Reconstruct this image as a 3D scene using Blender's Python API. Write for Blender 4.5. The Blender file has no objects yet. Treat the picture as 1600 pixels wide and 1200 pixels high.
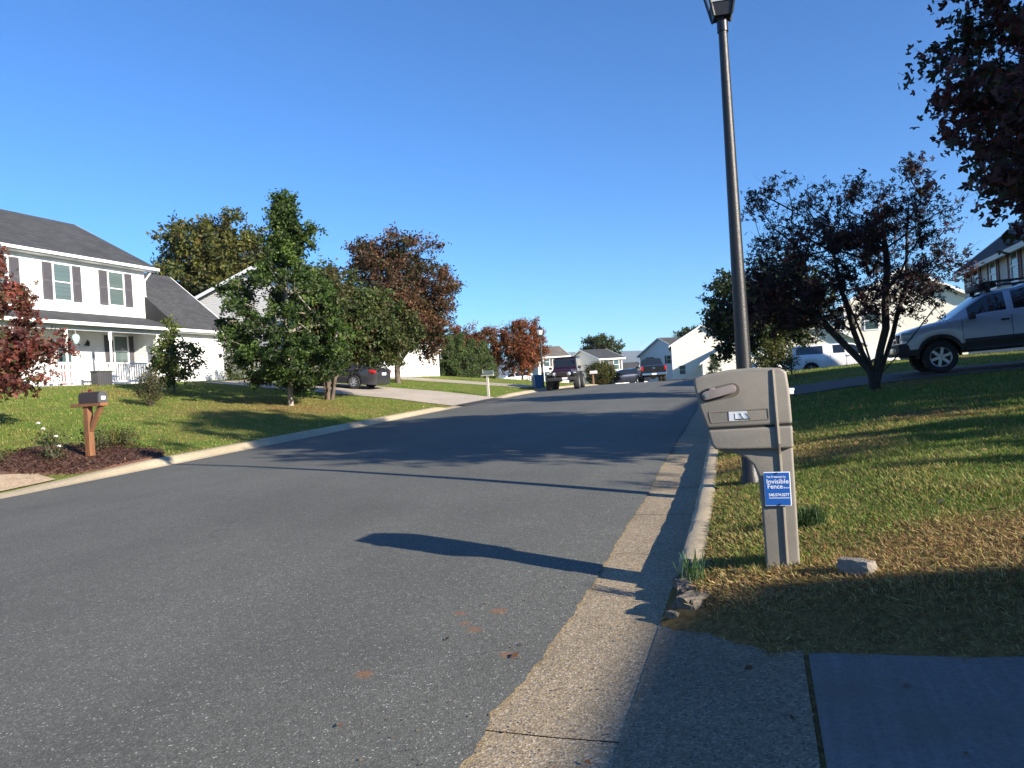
import bpy, bmesh, math, random
import numpy as np
from mathutils import Vector, Matrix

random.seed(7)
RNG = np.random.default_rng(11)
scene = bpy.context.scene
COL = scene.collection

# ------------------------------------------------------------------ camera
EYE = 1.55
ROLL = math.radians(3.6)
cam_d = bpy.data.cameras.new('camera')
cam_d.sensor_width = 36.0
cam_d.lens = 1150.0 / 1600.0 * 36.0
cam_d.clip_start = 0.05
cam_d.clip_end = 9000
cam = bpy.data.objects.new('camera', cam_d)
COL.objects.link(cam)
cr, sr = math.cos(ROLL), math.sin(ROLL)
cam.matrix_world = Matrix(((cr, sr, 0, 0), (0, 0, -1, 0), (-sr, cr, 0, EYE), (0, 0, 0, 1)))
scene.camera = cam

# ------------------------------------------------------------------ sky and sun
SUN_EL = math.radians(20.8)
SUN_XY = Vector((0.775, -0.632))
world = bpy.data.worlds.new('World')
scene.world = world
world.use_nodes = True
wn = world.node_tree.nodes
wl = world.node_tree.links
wn.clear()
w_out = wn.new('ShaderNodeOutputWorld')
w_bg = wn.new('ShaderNodeBackground')
w_sky = wn.new('ShaderNodeTexSky')
w_sky.sky_type = 'NISHITA'
w_sky.sun_disc = False
w_sky.sun_elevation = SUN_EL
w_sky.sun_rotation = math.atan2(SUN_XY.x, SUN_XY.y)
w_sky.altitude = 0
w_sky.air_density = 1.0
w_sky.dust_density = 0.0
w_sky.ozone_density = 3.2
w_bg.inputs['Strength'].default_value = 0.060
w_tint = wn.new('ShaderNodeMix')          # deep autumn blue, as the camera's white balance shows it
w_tint.data_type = 'RGBA'
w_tint.blend_type = 'MULTIPLY'
w_tint.inputs[0].default_value = 1.0
w_tint.inputs[7].default_value = (0.52, 0.98, 1.48, 1)
wl.new(w_sky.outputs[0], w_tint.inputs[6])
wl.new(w_tint.outputs[2], w_bg.inputs[0])
wl.new(w_bg.outputs[0], w_out.inputs[0])
sun_d = bpy.data.lights.new('sun', 'SUN')
sun_d.energy = 5.0
sun_d.angle = math.radians(0.53)
sun_d.color = (1.0, 0.90, 0.76)
sun = bpy.data.objects.new('sun', sun_d)
COL.objects.link(sun)
sdir = Vector((-SUN_XY.x * math.cos(SUN_EL), -SUN_XY.y * math.cos(SUN_EL), -math.sin(SUN_EL)))
sun.rotation_euler = sdir.to_track_quat('-Z', 'Y').to_euler()
sun.location = (20, -16, 30)

vs = scene.view_settings
vs.view_transform = 'Standard'
vs.look = 'None'
vs.gamma = 1.0
vs.use_curve_mapping = False
vs.exposure = 1.25

# ------------------------------------------------------------------ the street's own coordinates
TH = math.atan(388 / 1150)
DX, DY = math.sin(TH), math.cos(TH)          # along the street
RX, RY = math.cos(TH), -math.sin(TH)         # to its right
ANG_D = math.atan2(DY, DX)


def xy(s, t):
    return (s * DX + t * RX, s * DY + t * RY)


def st(x, y):
    return (x * DX + y * DY, x * RX + y * RY)


_s = np.arange(-400, 1200, 1.0)


def _sm(a, k=9):
    ker = np.hanning(k + 2)[1:-1]
    ker /= ker.sum()
    p = np.pad(a, k, mode='edge')
    return np.convolve(p, ker, mode='same')[k:-k]


_g = np.interp(_s, [-400, -40, -39, 34, 54, 105, 130, 1200], [0, 0, .0272, .0272, -.015, -.015, 0, 0])
_z = np.cumsum(_g)
_z -= np.interp(0, _s, _z)
_tr = _sm(np.interp(_s, [-400, 6, 12, 18, 30, 40, 50, 60, 80, 120, 1200], [-1.17, -1.17, -1.42, -1.6, -2.0, -3.0, -5.0, -8.0, -18, -48, -900]))
_tl = _sm(np.interp(_s, [-400, 34, 50, 60, 70, 80, 120, 1200], [-11.5, -11.5, -11.5, -12.2, -16, -25, -57, -910]))
_dropL = .22 + .78 * np.interp(_s, [9, 12], [0, 1]) * np.interp(_s, [26, 27, 33.4, 34.4], [1, 0, 0, 1])


def zr(s): return np.interp(s, _s, _z)
def tr(s): return np.interp(s, _s, _tr)
def tl(s): return np.interp(s, _s, _tl)
def smooth(a, b, x):
    k = np.clip((np.asarray(x, float) - a) / (b - a), 0, 1)
    return k * k * (3 - 2 * k)


CURB_R = 0.55      # width of the right gutter pan
LAWN_R = 0.74      # back of the right curb
LAWN_L = 0.58      # back of the left curb


def G(s, t):
    """ground height"""
    s = np.asarray(s, float)
    t = np.asarray(t, float)
    z0 = zr(s)
    dr = t - (tr(s) + LAWN_R)
    dl = (tl(s) - LAWN_L) - t
    drc = np.maximum(dr, 0)
    rise_r = 0.64 * (1 - np.exp(-drc / 3.6)) * 1.06
    rise_r = rise_r * (1 - 1.35 * smooth(29, 47, s))
    lawn_r = z0 + 0.126 + rise_r
    dd = t - (tr(s) + CURB_R)
    apron = z0 + np.interp(dd, [0, .75, 1.5, 12, 60], [0.0, .10, .14, .50, .6])
    kb = smooth(3.72, 4.2, s + .35 * smooth(0.0, -.5, t) * -1)
    right = apron * (1 - kb) + lawn_r * kb
    dlc = np.maximum(dl, 0)
    rise_l = np.where(dlc < 15.5, 0.122 * dlc, 0.122 * 15.5)
    rise_l = rise_l * (1 - .55 * smooth(60, 100, s))
    base_l = z0 + 0.12 * np.interp(s, _s, _dropL)
    rise_l = rise_l + (1 - np.interp(s, _s, _dropL)) * .12 * np.clip(dlc / 3, 0, 1)
    left = base_l + rise_l
    pad = smooth(14, 15.8, dlc) * (1 - smooth(45, 70, s))
    left = left * (1 - pad) + 2.62 * pad
    road = z0 - 0.05
    out = np.where(dr > 0, right, np.where(dl > 0, left, road))
    out = np.where((s < 4.2) & (dd > 0) & (dr <= 0), apron - 0.03, out)
    out = np.where((s >= 4.2) & (s < 5.2) & (dd > -.01) & (dr <= 0), z0 + .015 + .13 * np.clip(dd / .19, 0, 1), out)
    return out


def gz(s, t): return float(G(s, t))
def gp(s, t, dz=0.0):
    x, y = xy(s, t)
    return (x, y, gz(s, t) + dz)


# ------------------------------------------------------------------ materials
MATS = {}


def mat(name, c, rough=0.7, var=0.12, scale=6.0, bump=0.0, bscale=60.0, metal=0.0, spec=0.5, coat=0.0, detail=5.0, c2=None, stretch=None):
    if name in MATS:
        return MATS[name]
    m = bpy.data.materials.new(name)
    m.use_nodes = True
    nt = m.node_tree
    b = nt.nodes['Principled BSDF']
    b.inputs['Roughness'].default_value = rough
    b.inputs['Metallic'].default_value = metal
    b.inputs['Specular IOR Level'].default_value = spec
    if coat:
        b.inputs['Coat Weight'].default_value = coat
        b.inputs['Coat Roughness'].default_value = 0.05
    tc = nt.nodes.new('ShaderNodeTexCoord')
    src = tc.outputs['Object']
    if stretch:
        mp = nt.nodes.new('ShaderNodeMapping')
        mp.inputs['Scale'].default_value = stretch
        nt.links.new(src, mp.inputs[0])
        src = mp.outputs[0]
    n = nt.nodes.new('ShaderNodeTexNoise')
    n.inputs['Scale'].default_value = scale
    n.inputs['Detail'].default_value = detail
    n.inputs['Roughness'].default_value = 0.65
    nt.links.new(src, n.inputs['Vector'])
    rp = nt.nodes.new('ShaderNodeValToRGB')
    rp.color_ramp.elements[0].position = 0.3
    rp.color_ramp.elements[1].position = 0.7
    lo = [x * (1 - var) for x in c]
    hi = [min(1, x * (1 + var)) for x in (c2 or c)]
    rp.color_ramp.elements[0].color = (*lo, 1)
    rp.color_ramp.elements[1].color = (*hi, 1)
    nt.links.new(n.outputs[0], rp.inputs[0])
    nt.links.new(rp.outputs[0], b.inputs['Base Color'])
    if bump:
        n2 = nt.nodes.new('ShaderNodeTexNoise')
        n2.inputs['Scale'].default_value = bscale
        n2.inputs['Detail'].default_value = 4
        nt.links.new(src, n2.inputs['Vector'])
        bp = nt.nodes.new('ShaderNodeBump')
        bp.inputs['Strength'].default_value = bump
        bp.inputs['Distance'].default_value = 0.02
        nt.links.new(n2.outputs[0], bp.inputs['Height'])
        nt.links.new(bp.outputs[0], b.inputs['Normal'])
    MATS[name] = m
    return m


def N(nt, kind, **kw):
    n = nt.nodes.new(kind)
    for k, v in kw.items():
        n.inputs[k].default_value = v
    return n


def ramp(nt, stops, interp='LINEAR'):
    r = nt.nodes.new('ShaderNodeValToRGB')
    r.color_ramp.interpolation = interp
    els = r.color_ramp.elements
    while len(els) < len(stops):
        els.new(0.5)
    for e, (p, c) in zip(els, stops):
        e.position = p
        e.color = (*c, 1) if len(c) == 3 else c
    return r


def mixc(nt, a, b, f, mode='MIX'):
    m = nt.nodes.new('ShaderNodeMix')
    m.data_type = 'RGBA'
    m.blend_type = mode
    for sock, v in ((m.inputs[0], f), (m.inputs[6], a), (m.inputs[7], b)):
        if hasattr(v, 'is_linked') or isinstance(v, bpy.types.NodeSocket):
            nt.links.new(v, sock)
        else:
            sock.default_value = v if not isinstance(v, tuple) else ((*v, 1) if len(v) == 3 else v)
    return m.outputs[2]


def aggregate(name, base, stones, sc, bumpy, big=0.12, spec_t=None, rough=0.85, stain=None, seal=None, spots=()):
    """ground poured of small stones: asphalt, exposed-aggregate concrete"""
    m = bpy.data.materials.new(name)
    m.use_nodes = True
    nt = m.node_tree
    b = nt.nodes['Principled BSDF']
    b.inputs['Roughness'].default_value = rough
    b.inputs['Specular IOR Level'].default_value = 0.35
    g = nt.nodes.new('ShaderNodeNewGeometry')
    pos = g.outputs['Position']
    v = N(nt, 'ShaderNodeTexVoronoi', Scale=sc, Randomness=1.0)
    nt.links.new(pos, v.inputs['Vector'])
    sep = nt.nodes.new('ShaderNodeSeparateColor')
    nt.links.new(v.outputs['Color'], sep.inputs[0])
    rp = ramp(nt, stones, 'CONSTANT')
    nt.links.new(sep.outputs[0], rp.inputs[0])
    # the binder shows between the stones
    gap = ramp(nt, [(0.0, (0, 0, 0)), (0.55, (0, 0, 0)), (0.8, (1, 1, 1))])
    nt.links.new(v.outputs['Distance'], gap.inputs[0])
    c = mixc(nt, rp.outputs[0], base, gap.outputs[0])
    n1 = N(nt, 'ShaderNodeTexNoise', Scale=0.55, Detail=7.0, Roughness=0.62)
    nt.links.new(pos, n1.inputs['Vector'])
    r1 = ramp(nt, [(0.3, (1 - big,) * 3), (0.7, (1 + big,) * 3)])
    nt.links.new(n1.outputs[0], r1.inputs[0])
    c = mixc(nt, c, r1.outputs[0], 1.0, 'MULTIPLY')
    n3 = N(nt, 'ShaderNodeTexNoise', Scale=sc * .22, Detail=4.0, Roughness=0.7)
    nt.links.new(pos, n3.inputs['Vector'])
    r3 = ramp(nt, [(0.3, (.8, .8, .8)), (0.7, (1.2, 1.2, 1.2))])
    nt.links.new(n3.outputs[0], r3.inputs[0])
    c = mixc(nt, c, r3.outputs[0], 1.0, 'MULTIPLY')
    if seal:
        mp = nt.nodes.new('ShaderNodeMapping')
        mp.inputs['Rotation'].default_value = (0, 0, -math.atan2(1150, 388))
        mp.inputs['Scale'].default_value = (1, 1, 1)
        nt.links.new(pos, mp.inputs[0])
        m2_ = nt.nodes.new('ShaderNodeMapping')
        m2_.inputs['Scale'].default_value = seal[0]
        nt.links.new(mp.outputs[0], m2_.inputs[0])
        n5 = N(nt, 'ShaderNodeTexNoise', Scale=1.0, Detail=4.0, Roughness=0.55)
        nt.links.new(m2_.outputs[0], n5.inputs['Vector'])
        r5 = ramp(nt, [(.32, (1 - seal[1],) * 3), (.68, (1 + seal[1],) * 3)])
        nt.links.new(n5.outputs[0], r5.inputs[0])
        c = mixc(nt, c, r5.outputs[0], 1.0, 'MULTIPLY')
        # hairline cracks
        v2 = N(nt, 'ShaderNodeTexVoronoi', Scale=seal[2])
        v2.feature = 'DISTANCE_TO_EDGE'
        n6 = N(nt, 'ShaderNodeTexNoise', Scale=1.6, Detail=6.0, Roughness=0.7)
        nt.links.new(pos, n6.inputs['Vector'])
        off = nt.nodes.new('ShaderNodeVectorMath'); off.operation = 'MULTIPLY_ADD'
        nt.links.new(n6.outputs['Color'], off.inputs[0]); off.inputs[1].default_value = (.9, .9, 0); nt.links.new(pos, off.inputs[2])
        nt.links.new(off.outputs[0], v2.inputs['Vector'])
        r6 = ramp(nt, [(0, (1, 1, 1)), (.0035, (0, 0, 0))])
        nt.links.new(v2.outputs['Distance'], r6.inputs[0])
        n7 = N(nt, 'ShaderNodeTexNoise', Scale=.5, Detail=2.0)
        nt.links.new(pos, n7.inputs['Vector'])
        r7 = ramp(nt, [(.55, (0, 0, 0)), (.72, (.7, .7, .7))])
        nt.links.new(n7.outputs[0], r7.inputs[0])
        ck = mixc(nt, r6.outputs[0], r7.outputs[0], 1.0, 'MULTIPLY')
        c = mixc(nt, c, (.03, .03, .028), ck)
    if stain:
        n4 = N(nt, 'ShaderNodeTexNoise', Scale=stain[1], Detail=5.0, Roughness=0.6)
        nt.links.new(pos, n4.inputs['Vector'])
        r4 = ramp(nt, [(stain[2], (0, 0, 0)), (stain[3], (1, 1, 1))])
        nt.links.new(n4.outputs[0], r4.inputs[0])
        c = mixc(nt, c, stain[0], r4.outputs[0])
    for (sx, sy, srad) in spots:
        dn = nt.nodes.new('ShaderNodeVectorMath'); dn.operation = 'SUBTRACT'
        nt.links.new(pos, dn.inputs[0]); dn.inputs[1].default_value = (sx, sy, 0)
        ml = nt.nodes.new('ShaderNodeVectorMath'); ml.operation = 'MULTIPLY'
        nt.links.new(dn.outputs[0], ml.inputs[0]); ml.inputs[1].default_value = (1 / srad, 1 / srad, 0)
        ln = nt.nodes.new('ShaderNodeVectorMath'); ln.operation = 'LENGTH'
        nt.links.new(ml.outputs[0], ln.inputs[0])
        n8 = N(nt, 'ShaderNodeTexNoise', Scale=26.0, Detail=4.0, Roughness=.7)
        nt.links.new(pos, n8.inputs['Vector'])
        ad = nt.nodes.new('ShaderNodeMath'); ad.operation = 'MULTIPLY_ADD'
        nt.links.new(n8.outputs[0], ad.inputs[0]); ad.inputs[1].default_value = 1.6; nt.links.new(ln.outputs['Value'], ad.inputs[2])
        r8 = ramp(nt, [(.62, (.75, .75, .75)), (.98, (0, 0, 0))])
        dv = nt.nodes.new('ShaderNodeMath'); dv.operation = 'MULTIPLY'; dv.inputs[1].default_value = .6
        nt.links.new(ad.outputs[0], dv.inputs[0]); nt.links.new(dv.outputs[0], r8.inputs[0])
        c = mixc(nt, c, (.22, .11, .05), r8.outputs[0])
    nt.links.new(c, b.inputs['Base Color'])
    bp = N(nt, 'ShaderNodeBump', Strength=bumpy, Distance=0.006)
    nt.links.new(v.outputs['Distance'], bp.inputs['Height'])
    nt.links.new(bp.outputs[0], b.inputs['Normal'])
    MATS[name] = m
    return m


SPOTS = [(-.84, 3.75, .075), (-.17, 4.6, .08), (-.41, 4.59, .06), (-.31, 4.30, .07), (-.37, 4.41, .05), (-.12, 3.91, .06)]
M_ASPHALT = aggregate('asphalt', (.087, .088, .075), [(0, (.091, .092, .079)), (.45, (.112, .113, .097)), (.72, (.138, .139, .120)), (.92, (.19, .19, .165)), (.982, (.37, .365, .32))], 135, .3, .13, rough=.8, seal=((.06, .75, 1), .10, .22), spots=SPOTS, stain=((.20, .105, .045), 2.1, .735, .80))
M_GUTTER = aggregate('gutter_concrete', (.25, .195, .12), [(0, (.23, .18, .115)), (.3, (.31, .245, .155)), (.6, (.38, .305, .20)), (.8, (.13, .11, .085)), (.88, (.48, .41, .31)), (.95, (.20, .20, .19))], 105, .3, .14, stain=((.30, .19, .09), 1.3, .62, .82))
M_CURB = aggregate('curb_concrete', (.40, .33, .22), [(0, (.40, .33, .21)), (.4, (.45, .37, .25)), (.8, (.36, .30, .21)), (.93, (.50, .43, .32))], 130, .25, .2, stain=((.22, .19, .15), 2.2, .58, .8))
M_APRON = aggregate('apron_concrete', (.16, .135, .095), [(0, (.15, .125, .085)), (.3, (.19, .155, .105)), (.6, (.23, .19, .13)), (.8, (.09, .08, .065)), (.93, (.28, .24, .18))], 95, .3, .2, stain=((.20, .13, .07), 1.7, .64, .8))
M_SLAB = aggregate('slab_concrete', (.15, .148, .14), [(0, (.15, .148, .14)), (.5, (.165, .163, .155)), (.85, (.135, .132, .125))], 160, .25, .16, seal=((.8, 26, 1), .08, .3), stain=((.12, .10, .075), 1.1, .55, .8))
M_DRIVE = aggregate('driveway_concrete', (.38, .33, .27), [(0, (.38, .33, .27)), (.5, (.42, .37, .30)), (.85, (.33, .29, .24))], 60, .3, .14)
M_GRAVEL = aggregate('tan_gravel', (.34, .25, .16), [(0, (.42, .31, .20)), (.4, (.50, .38, .25)), (.8, (.36, .27, .18))], 34, 1.0, .15)
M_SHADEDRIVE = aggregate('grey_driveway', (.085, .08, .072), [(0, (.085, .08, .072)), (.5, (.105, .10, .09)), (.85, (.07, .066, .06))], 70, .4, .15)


def lawn_material():
    m = bpy.data.materials.new('lawn_soil')
    m.use_nodes = True
    nt = m.node_tree
    b = nt.nodes['Principled BSDF']
    b.inputs['Roughness'].default_value = 0.95
    b.inputs['Specular IOR Level'].default_value = 0.1
    g = nt.nodes.new('ShaderNodeNewGeometry')
    pos = g.outputs['Position']
    n1 = N(nt, 'ShaderNodeTexNoise', Scale=22.0, Detail=6.0, Roughness=0.75)
    n2 = N(nt, 'ShaderNodeTexNoise', Scale=0.7, Detail=5.0, Roughness=0.6)
    for n in (n1, n2):
        nt.links.new(pos, n.inputs['Vector'])
    g1 = ramp(nt, [(0.3, (.055, .10, .014)), (0.5, (.10, .18, .026)), (0.72, (.19, .265, .05))])
    nt.links.new(n1.outputs[0], g1.inputs[0])
    d1 = ramp(nt, [(0.3, (.10, .062, .024)), (0.5, (.21, .14, .055)), (0.72, (.33, .24, .10))])
    nt.links.new(n1.outputs[0], d1.inputs[0])
    at = nt.nodes.new('ShaderNodeAttribute')
    at.attribute_name = 'dry'
    r2 = ramp(nt, [(0.42, (0, 0, 0)), (0.68, (.55, .55, .55))])
    nt.links.new(n2.outputs[0], r2.inputs[0])
    add = nt.nodes.new('ShaderNodeMath')
    add.operation = 'ADD'
    add.use_clamp = True
    nt.links.new(at.outputs['Fac'], add.inputs[0])
    nt.links.new(r2.outputs[0], add.inputs[1])
    c = mixc(nt, g1.outputs[0], d1.outputs[0], add.outputs[0])
    nt.links.new(c, b.inputs['Base Color'])
    bp = N(nt, 'ShaderNodeBump', Strength=0.9, Distance=0.05)
    nt.links.new(n1.outputs[0], bp.inputs['Height'])
    nt.links.new(bp.outputs[0], b.inputs['Normal'])
    return m


M_LAWN = lawn_material()


def leaf_material(name, rough=0.55, transl=0.35):
    if name in MATS:
        return MATS[name]
    m = bpy.data.materials.new(name)
    m.use_nodes = True
    nt = m.node_tree
    b = nt.nodes['Principled BSDF']
    out = nt.nodes['Material Output']
    b.inputs['Roughness'].default_value = rough
    b.inputs['Specular IOR Level'].default_value = 0.35
    at = nt.nodes.new('ShaderNodeAttribute')
    at.attribute_name = 'Col'
    g = nt.nodes.new('ShaderNodeNewGeometry')
    nz = N(nt, 'ShaderNodeTexNoise', Scale=38.0, Detail=3.0)
    nt.links.new(g.outputs['Position'], nz.inputs['Vector'])
    rz = ramp(nt, [(.3, (.82, .82, .82)), (.7, (1.18, 1.18, 1.18))])
    nt.links.new(nz.outputs[0], rz.inputs[0])
    c = mixc(nt, at.outputs['Color'], rz.outputs[0], 1.0, 'MULTIPLY')
    nt.links.new(c, b.inputs['Base Color'])
    tr_ = nt.nodes.new('ShaderNodeBsdfTranslucent')
    nt.links.new(c, tr_.inputs[0])
    mx = nt.nodes.new('ShaderNodeMixShader')
    mx.inputs[0].default_value = transl
    nt.links.new(b.outputs[0], mx.inputs[1])
    nt.links.new(tr_.outputs[0], mx.inputs[2])
    nt.links.new(mx.outputs[0], out.inputs[0])
    MATS[name] = m
    return m


M_LEAF = leaf_material('foliage')
M_BLADE = leaf_material('grass_blades', .6, .3)
M_BARK = mat('bark', (.11, .085, .065), .9, .4, 14, .8, 40, stretch=(1, 1, .25))
M_BARKPALE = mat('pale_bark', (.26, .22, .18), .9, .3, 14, .6, 40, stretch=(1, 1, .25))


def roof_material(name, c):
    m = bpy.data.materials.new(name)
    m.use_nodes = True
    nt = m.node_tree
    b = nt.nodes['Principled BSDF']
    b.inputs['Roughness'].default_value = 0.92
    b.inputs['Specular IOR Level'].default_value = 0.2
    tc = nt.nodes.new('ShaderNodeTexCoord')
    br = N(nt, 'ShaderNodeTexBrick', Scale=1.0)
    br.inputs['Brick Width'].default_value = 0.33
    br.inputs['Row Height'].default_value = 0.13
    br.inputs['Mortar Size'].default_value = 0.008
    br.inputs['Color1'].default_value = (*[x * .82 for x in c], 1)
    br.inputs['Color2'].default_value = (*[x * 1.2 for x in c], 1)
    br.inputs['Mortar'].default_value = (*[x * .55 for x in c], 1)
    nt.links.new(tc.outputs['UV'], br.inputs['Vector'])
    n1 = N(nt, 'ShaderNodeTexNoise', Scale=90.0, Detail=3.0)
    nt.links.new(tc.outputs['Object'], n1.inputs['Vector'])
    r1 = ramp(nt, [(.3, (.75, .75, .75)), (.7, (1.3, 1.3, 1.3))])
    nt.links.new(n1.outputs[0], r1.inputs[0])
    col = mixc(nt, br.outputs[0], r1.outputs[0], 1.0, 'MULTIPLY')
    n2 = N(nt, 'ShaderNodeTexNoise', Scale=.8, Detail=4.0)
    nt.links.new(tc.outputs['Object'], n2.inputs['Vector'])
    r2 = ramp(nt, [(.3, (.85, .85, .85)), (.7, (1.15, 1.15, 1.15))])
    nt.links.new(n2.outputs[0], r2.inputs[0])
    col = mixc(nt, col, r2.outputs[0], 1.0, 'MULTIPLY')
    nt.links.new(col, b.inputs['Base Color'])
    bp = N(nt, 'ShaderNodeBump', Strength=.5, Distance=.02)
    nt.links.new(br.outputs['Fac'], bp.inputs['Height'])
    bp.invert = True
    nt.links.new(bp.outputs[0], b.inputs['Normal'])
    MATS[name] = m
    return m


M_ROOF = roof_material('charcoal_shingles', (.058, .060, .064))
M_ROOFBROWN = roof_material('brown_shingles', (.13, .115, .10))
M_SIDING = mat('white_siding', (.78, .78, .76), .5, .03, 3, .05, 30)
M_SIDINGGREY = mat('pale_grey_siding', (.60, .59, .57), .55, .04, 3, .05, 30)
M_SIDINGCREAM = mat('cream_siding', (.74, .70, .60), .55, .05, 3, .05, 30)
M_SIDINGTAN = mat('beige_siding', (.42, .37, .30), .55, .06, 3, .05, 30)
M_TRIM = mat('white_trim', (.80, .80, .79), .4, .03, 4)
M_SHUT = mat('charcoal_shutter', (.075, .072, .082), .6, .1, 5)
M_SHUTRED = mat('maroon_shutter', (.10, .03, .035), .6, .1, 5)
M_GLASS = mat('window_glass', (.05, .085, .09), .06, .2, 1.2, spec=.8)
M_BLIND = mat('window_with_blinds', (.085, .118, .115), .12, .25, 1.5, spec=.7, stretch=(.1, .1, 18))
M_DARK = mat('dark_interior', (.02, .02, .022), .8, .2)
M_DOORRED = mat('maroon_door', (.16, .045, .05), .45, .1)
M_BLACK = mat('black_metal', (.012, .012, .014), .38, .2, 20)
M_RUBBER = mat('tyre_rubber', (.02, .02, .021), .8, .2, 20)
M_PLASTIC = mat('black_plastic', (.028, .028, .03), .6, .15, 20)
M_CHROME = mat('chrome', (.62, .63, .65), .18, .05, 10, metal=1.0)
M_ALLOY = mat('alloy_wheel', (.50, .51, .53), .35, .08, 10, metal=.7)
M_CARGLASS = mat('car_glass', (.012, .016, .020), .04, .2, 2, spec=.9)
M_RED = mat('red_tail_light', (.45, .01, .012), .15, .1, 30, spec=.7)
M_LAMPGLASS = mat('clear_lamp_glass', (.42, .46, .50), .1, .06, 20, spec=.8)
M_PLATE = mat('plate_white', (.75, .76, .78), .4, .05)


# ------------------------------------------------------------------ object helpers
def tag(o, label=None, cat=None, group=None, kind=None):
    if label: o['label'] = label
    if cat: o['category'] = cat
    if group: o['group'] = group
    if kind: o['kind'] = kind
    return o


def empty(name, loc, rz=0.0, label=None, cat=None, group=None, rot=None):
    o = bpy.data.objects.new(name, None)
    o.empty_display_size = 0.2
    COL.objects.link(o)
    o.location = loc
    o.rotation_euler = rot if rot else (0, 0, rz)
    return tag(o, label, cat, group)


def link(name, me, material=None, parent=None):
    if material is not None and not me.materials:
        me.materials.append(material)
    o = bpy.data.objects.new(name, me)
    COL.objects.link(o)
    if parent is not None:
        o.parent = parent
    return o


def copy_tree(o, parent=None):
    c = o.copy()
    COL.objects.link(c)
    c.parent = parent
    for ch in list(o.children):
        copy_tree(ch, c)
    return c


class MB:
    def __init__(self):
        self.v = []
        self.f = []
        self.uv = {}

    def add(self, vs, fs):
        k = len(self.v)
        self.v += [tuple(p) for p in vs]
        self.f += [tuple(i + k for i in f) for f in fs]
        return self

    def box(self, x0, x1, y0, y1, z0, z1):
        return self.add([(x0, y0, z0), (x1, y0, z0), (x1, y1, z0), (x0, y1, z0), (x0, y0, z1), (x1, y0, z1), (x1, y1, z1), (x0, y1, z1)],
                        [(0, 3, 2, 1), (4, 5, 6, 7), (0, 1, 5, 4), (1, 2, 6, 5), (2, 3, 7, 6), (3, 0, 4, 7)])

    def bar(self, p, q, w, h, up=(0, 0, 1)):
        p, q = Vector(p), Vector(q)
        a = (q - p).normalized()
        s = a.cross(Vector(up))
        if s.length < 1e-4: s = a.cross(Vector((1, 0, 0)))
        s.normalize()
        u = s.cross(a).normalized()
        vs = []
        for e in (p, q):
            for i, j in ((-1, -1), (1, -1), (1, 1), (-1, 1)):
                vs.append(e + s * (w / 2 * i) + u * (h / 2 * j))
        return self.add(vs, [(0, 3, 2, 1), (4, 5, 6, 7), (0, 1, 5, 4), (1, 2, 6, 5), (2, 3, 7, 6), (3, 0, 4, 7)])

    def tube(self, p, q, r0, r1, n=8, caps=True):
        p, q = Vector(p), Vector(q)
        a = (q - p).normalized()
        s = a.cross(Vector((0, 0, 1)))
        if s.length < 1e-3: s = Vector((1, 0, 0))
        s.normalize()
        u = s.cross(a)
        vs = []
        for e, r in ((p, r0), (q, r1)):
            for i in range(n):
                t = 2 * math.pi * i / n
                vs.append(e + s * (r * math.cos(t)) + u * (r * math.sin(t)))
        fs = [(i, (i + 1) % n, n + (i + 1) % n, n + i) for i in range(n)]
        if caps: fs += [tuple(range(n - 1, -1, -1)), tuple(range(n, 2 * n))]
        return self.add(vs, fs)

    def lathe(self, prof, n=16, c=(0, 0, 0), axis='z', close=True):
        k = len(prof)
        vs = []
        for r, h in prof:
            for i in range(n):
                t = 2 * math.pi * i / n
                a, b = r * math.cos(t), r * math.sin(t)
                if axis == 'z': p = (c[0] + a, c[1] + b, c[2] + h)
                elif axis == 'y': p = (c[0] + a, c[1] + h, c[2] + b)
                else: p = (c[0] + h, c[1] + a, c[2] + b)
                vs.append(p)
        fs = [(j * n + i, j * n + (i + 1) % n, (j + 1) * n + (i + 1) % n, (j + 1) * n + i) for j in range(k - 1) for i in range(n)]
        if close: fs += [tuple(range(n - 1, -1, -1)), tuple(range((k - 1) * n, k * n))]
        return self.add(vs, fs)

    def prism(self, poly, y0, y1):
        """polygon in x,z pushed from y0 to y1"""
        n = len(poly)
        vs = [(x, y0, z) for x, z in poly] + [(x, y1, z) for x, z in poly]
        fs = [tuple(range(n)), tuple(range(2 * n - 1, n - 1, -1))] + [(i, n + i, n + (i + 1) % n, (i + 1) % n) for i in range(n)]
        return self.add(vs, fs)

    def mesh(self, name, smooth_=False, bevel=0.0, seg=2):
        me = bpy.data.meshes.new(name)
        me.from_pydata(self.v, [], self.f)
        bm = bmesh.new()
        bm.from_mesh(me)
        bmesh.ops.recalc_face_normals(bm, faces=bm.faces[:])
        if bevel:
            es = [e for e in bm.edges if len(e.link_faces) == 2 and e.calc_face_angle(0) > 0.5]
            bmesh.ops.bevel(bm, geom=es, offset=bevel, segments=seg, profile=0.6, affect='EDGES', clamp_overlap=True)
        for f in bm.faces:
            f.smooth = smooth_
        bm.to_mesh(me)
        bm.free()
        if smooth_ and bevel:
            pass
        me.update()
        return me

    def build(self, name, material, parent=None, smooth_=False, bevel=0.0, seg=2):
        me = self.mesh(name, smooth_, bevel, seg)
        o = link(name, me, material, parent)
        if smooth_:
            sharp_by_angle(me)
        return o


def sharp_by_angle(me, ang=0.7):
    try:
        me.set_sharp_from_angle(angle=ang)
    except Exception:
        pass


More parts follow.
